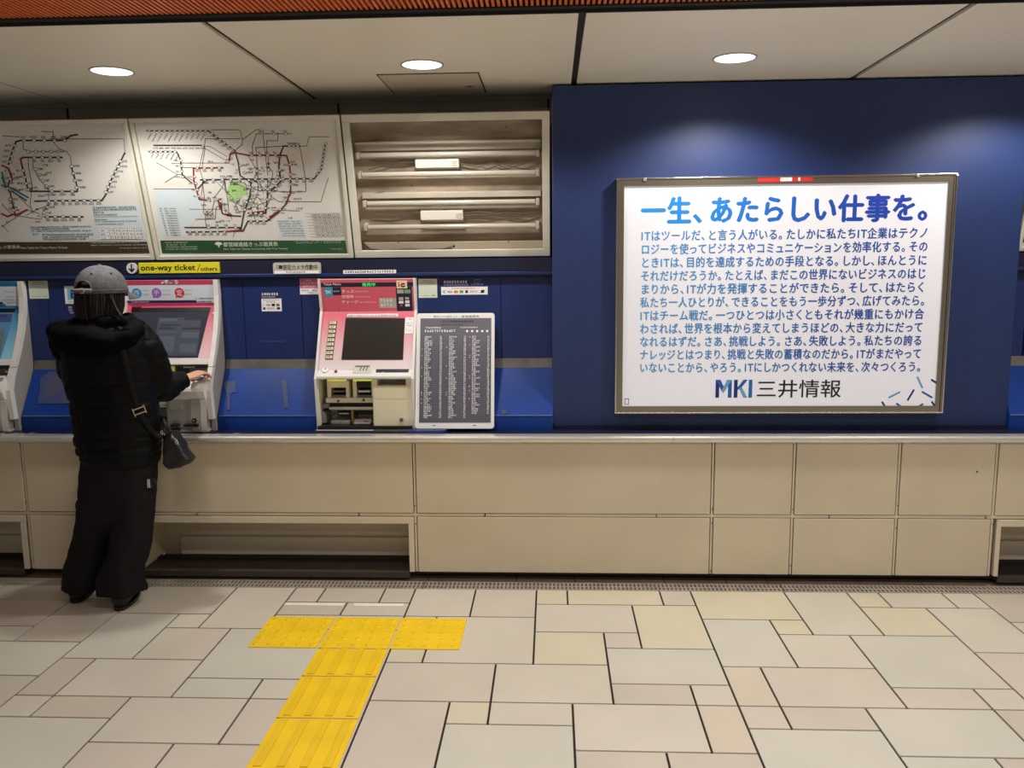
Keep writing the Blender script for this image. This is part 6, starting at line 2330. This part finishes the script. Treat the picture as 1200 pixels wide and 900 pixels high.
    for x, y in ((189.5, 507), (207, 518.5)):
        mb = MB()
        c_ = P(x, y, -.31)
        mb.tube([c_ + Vector((.005 * math.cos(2 * math.pi * i / 14), 0, .009 * math.sin(2 * math.pi * i / 14))) for i in range(15)], .0017, 0, 6, False)
        obj('ring', mb, M_steel, bag)
    path = [(137, 386), (141, 400), (145, 415), (149, 432), (153, 449), (158, 466), (163, 482), (170, 494), (178, 505), (185, 512)]
    pts3, nr3 = [], []
    for i in range(len(path) - 1):
        for s_ in range(3):
            f = s_ / 3
            x = path[i][0] + (path[i + 1][0] - path[i][0]) * f
            y = path[i][1] + (path[i + 1][1] - path[i][1]) * f
            d_ = ray(x, y).normalized()
            hs = [h for h in (bv.ray_cast(CAM_LOC, d_), bvh.ray_cast(CAM_LOC, d_)) if h[0] is not None]
            hh = bvh.ray_cast(CAM_LOC, d_)[0]
            if hs and not (hh is not None and (hh - CAM_LOC).length <= min((q[0] - CAM_LOC).length for q in hs) + 1e-6):
                h = min(hs, key=lambda q: (q[0] - CAM_LOC).length)
                pts3.append(h[0] - d_ * .013)
                nr3.append((h[1] - d_).normalized())
    pts3.append(P(189.5, 513, -.316))
    nr3.append(nr3[-1])
    for _ in range(3):
        pts3 = [pts3[0]] + [(pts3[i - 1] + pts3[i] * 2 + pts3[i + 1]) / 4 for i in range(1, len(pts3) - 1)] + [pts3[-1]]
        nr3 = [nr3[0]] + [(nr3[i - 1] + nr3[i] * 2 + nr3[i + 1]).normalized() for i in range(1, len(nr3) - 1)] + [nr3[-1]]
    mb = MB()
    rings = []
    for i, q in enumerate(pts3):
        t_ = (pts3[min(i + 1, len(pts3) - 1)] - pts3[max(i - 1, 0)]).normalized()
        sx = t_.cross(nr3[i]).normalized()
        nx = sx.cross(t_).normalized()
        rings.append([q + sx * (.0125 * math.cos(2 * math.pi * k / 10)) + nx * (.0024 * math.sin(2 * math.pi * k / 10)) for k in range(10)])
    mb.loft(rings)
    sp = obj('shoulder_strap', mb, mat('black_strap_webbing', (12, 12, 14), .6, spec=.2, bump=.1, bscale=120), bag)
    # pale metal slider on the strap
    i = min(range(len(pts3)), key=lambda k: abs(pts3[k].z - P(163, 483, -.4).z))
    dr = (pts3[min(i + 1, len(pts3) - 1)] - pts3[i - 1]).normalized()
    nrm = (CAM_LOC - pts3[i]).normalized()
    sd = dr.cross(nrm).normalized()
    FB = Frame(pts3[i] + nrm * .006, sd, nrm.cross(sd))
    mb = MB()
    for q in ((-.024, -.014, .024, -.009), (-.024, .009, .024, .014)):
        mb.box(q[0], q[1], -.003, q[2], q[3], .003, 0, .001, FB)
    for q in ((-.026, -.019, -.022, .019), (.022, -.019, .026, .019)):
        mb.box(q[0], q[1], -.003, q[2], q[3], .003, 0, .001, FB)
    obj('slider', mb, mat('pale_gold_metal', (222, 212, 176), .3, .8), sp)


build_person()
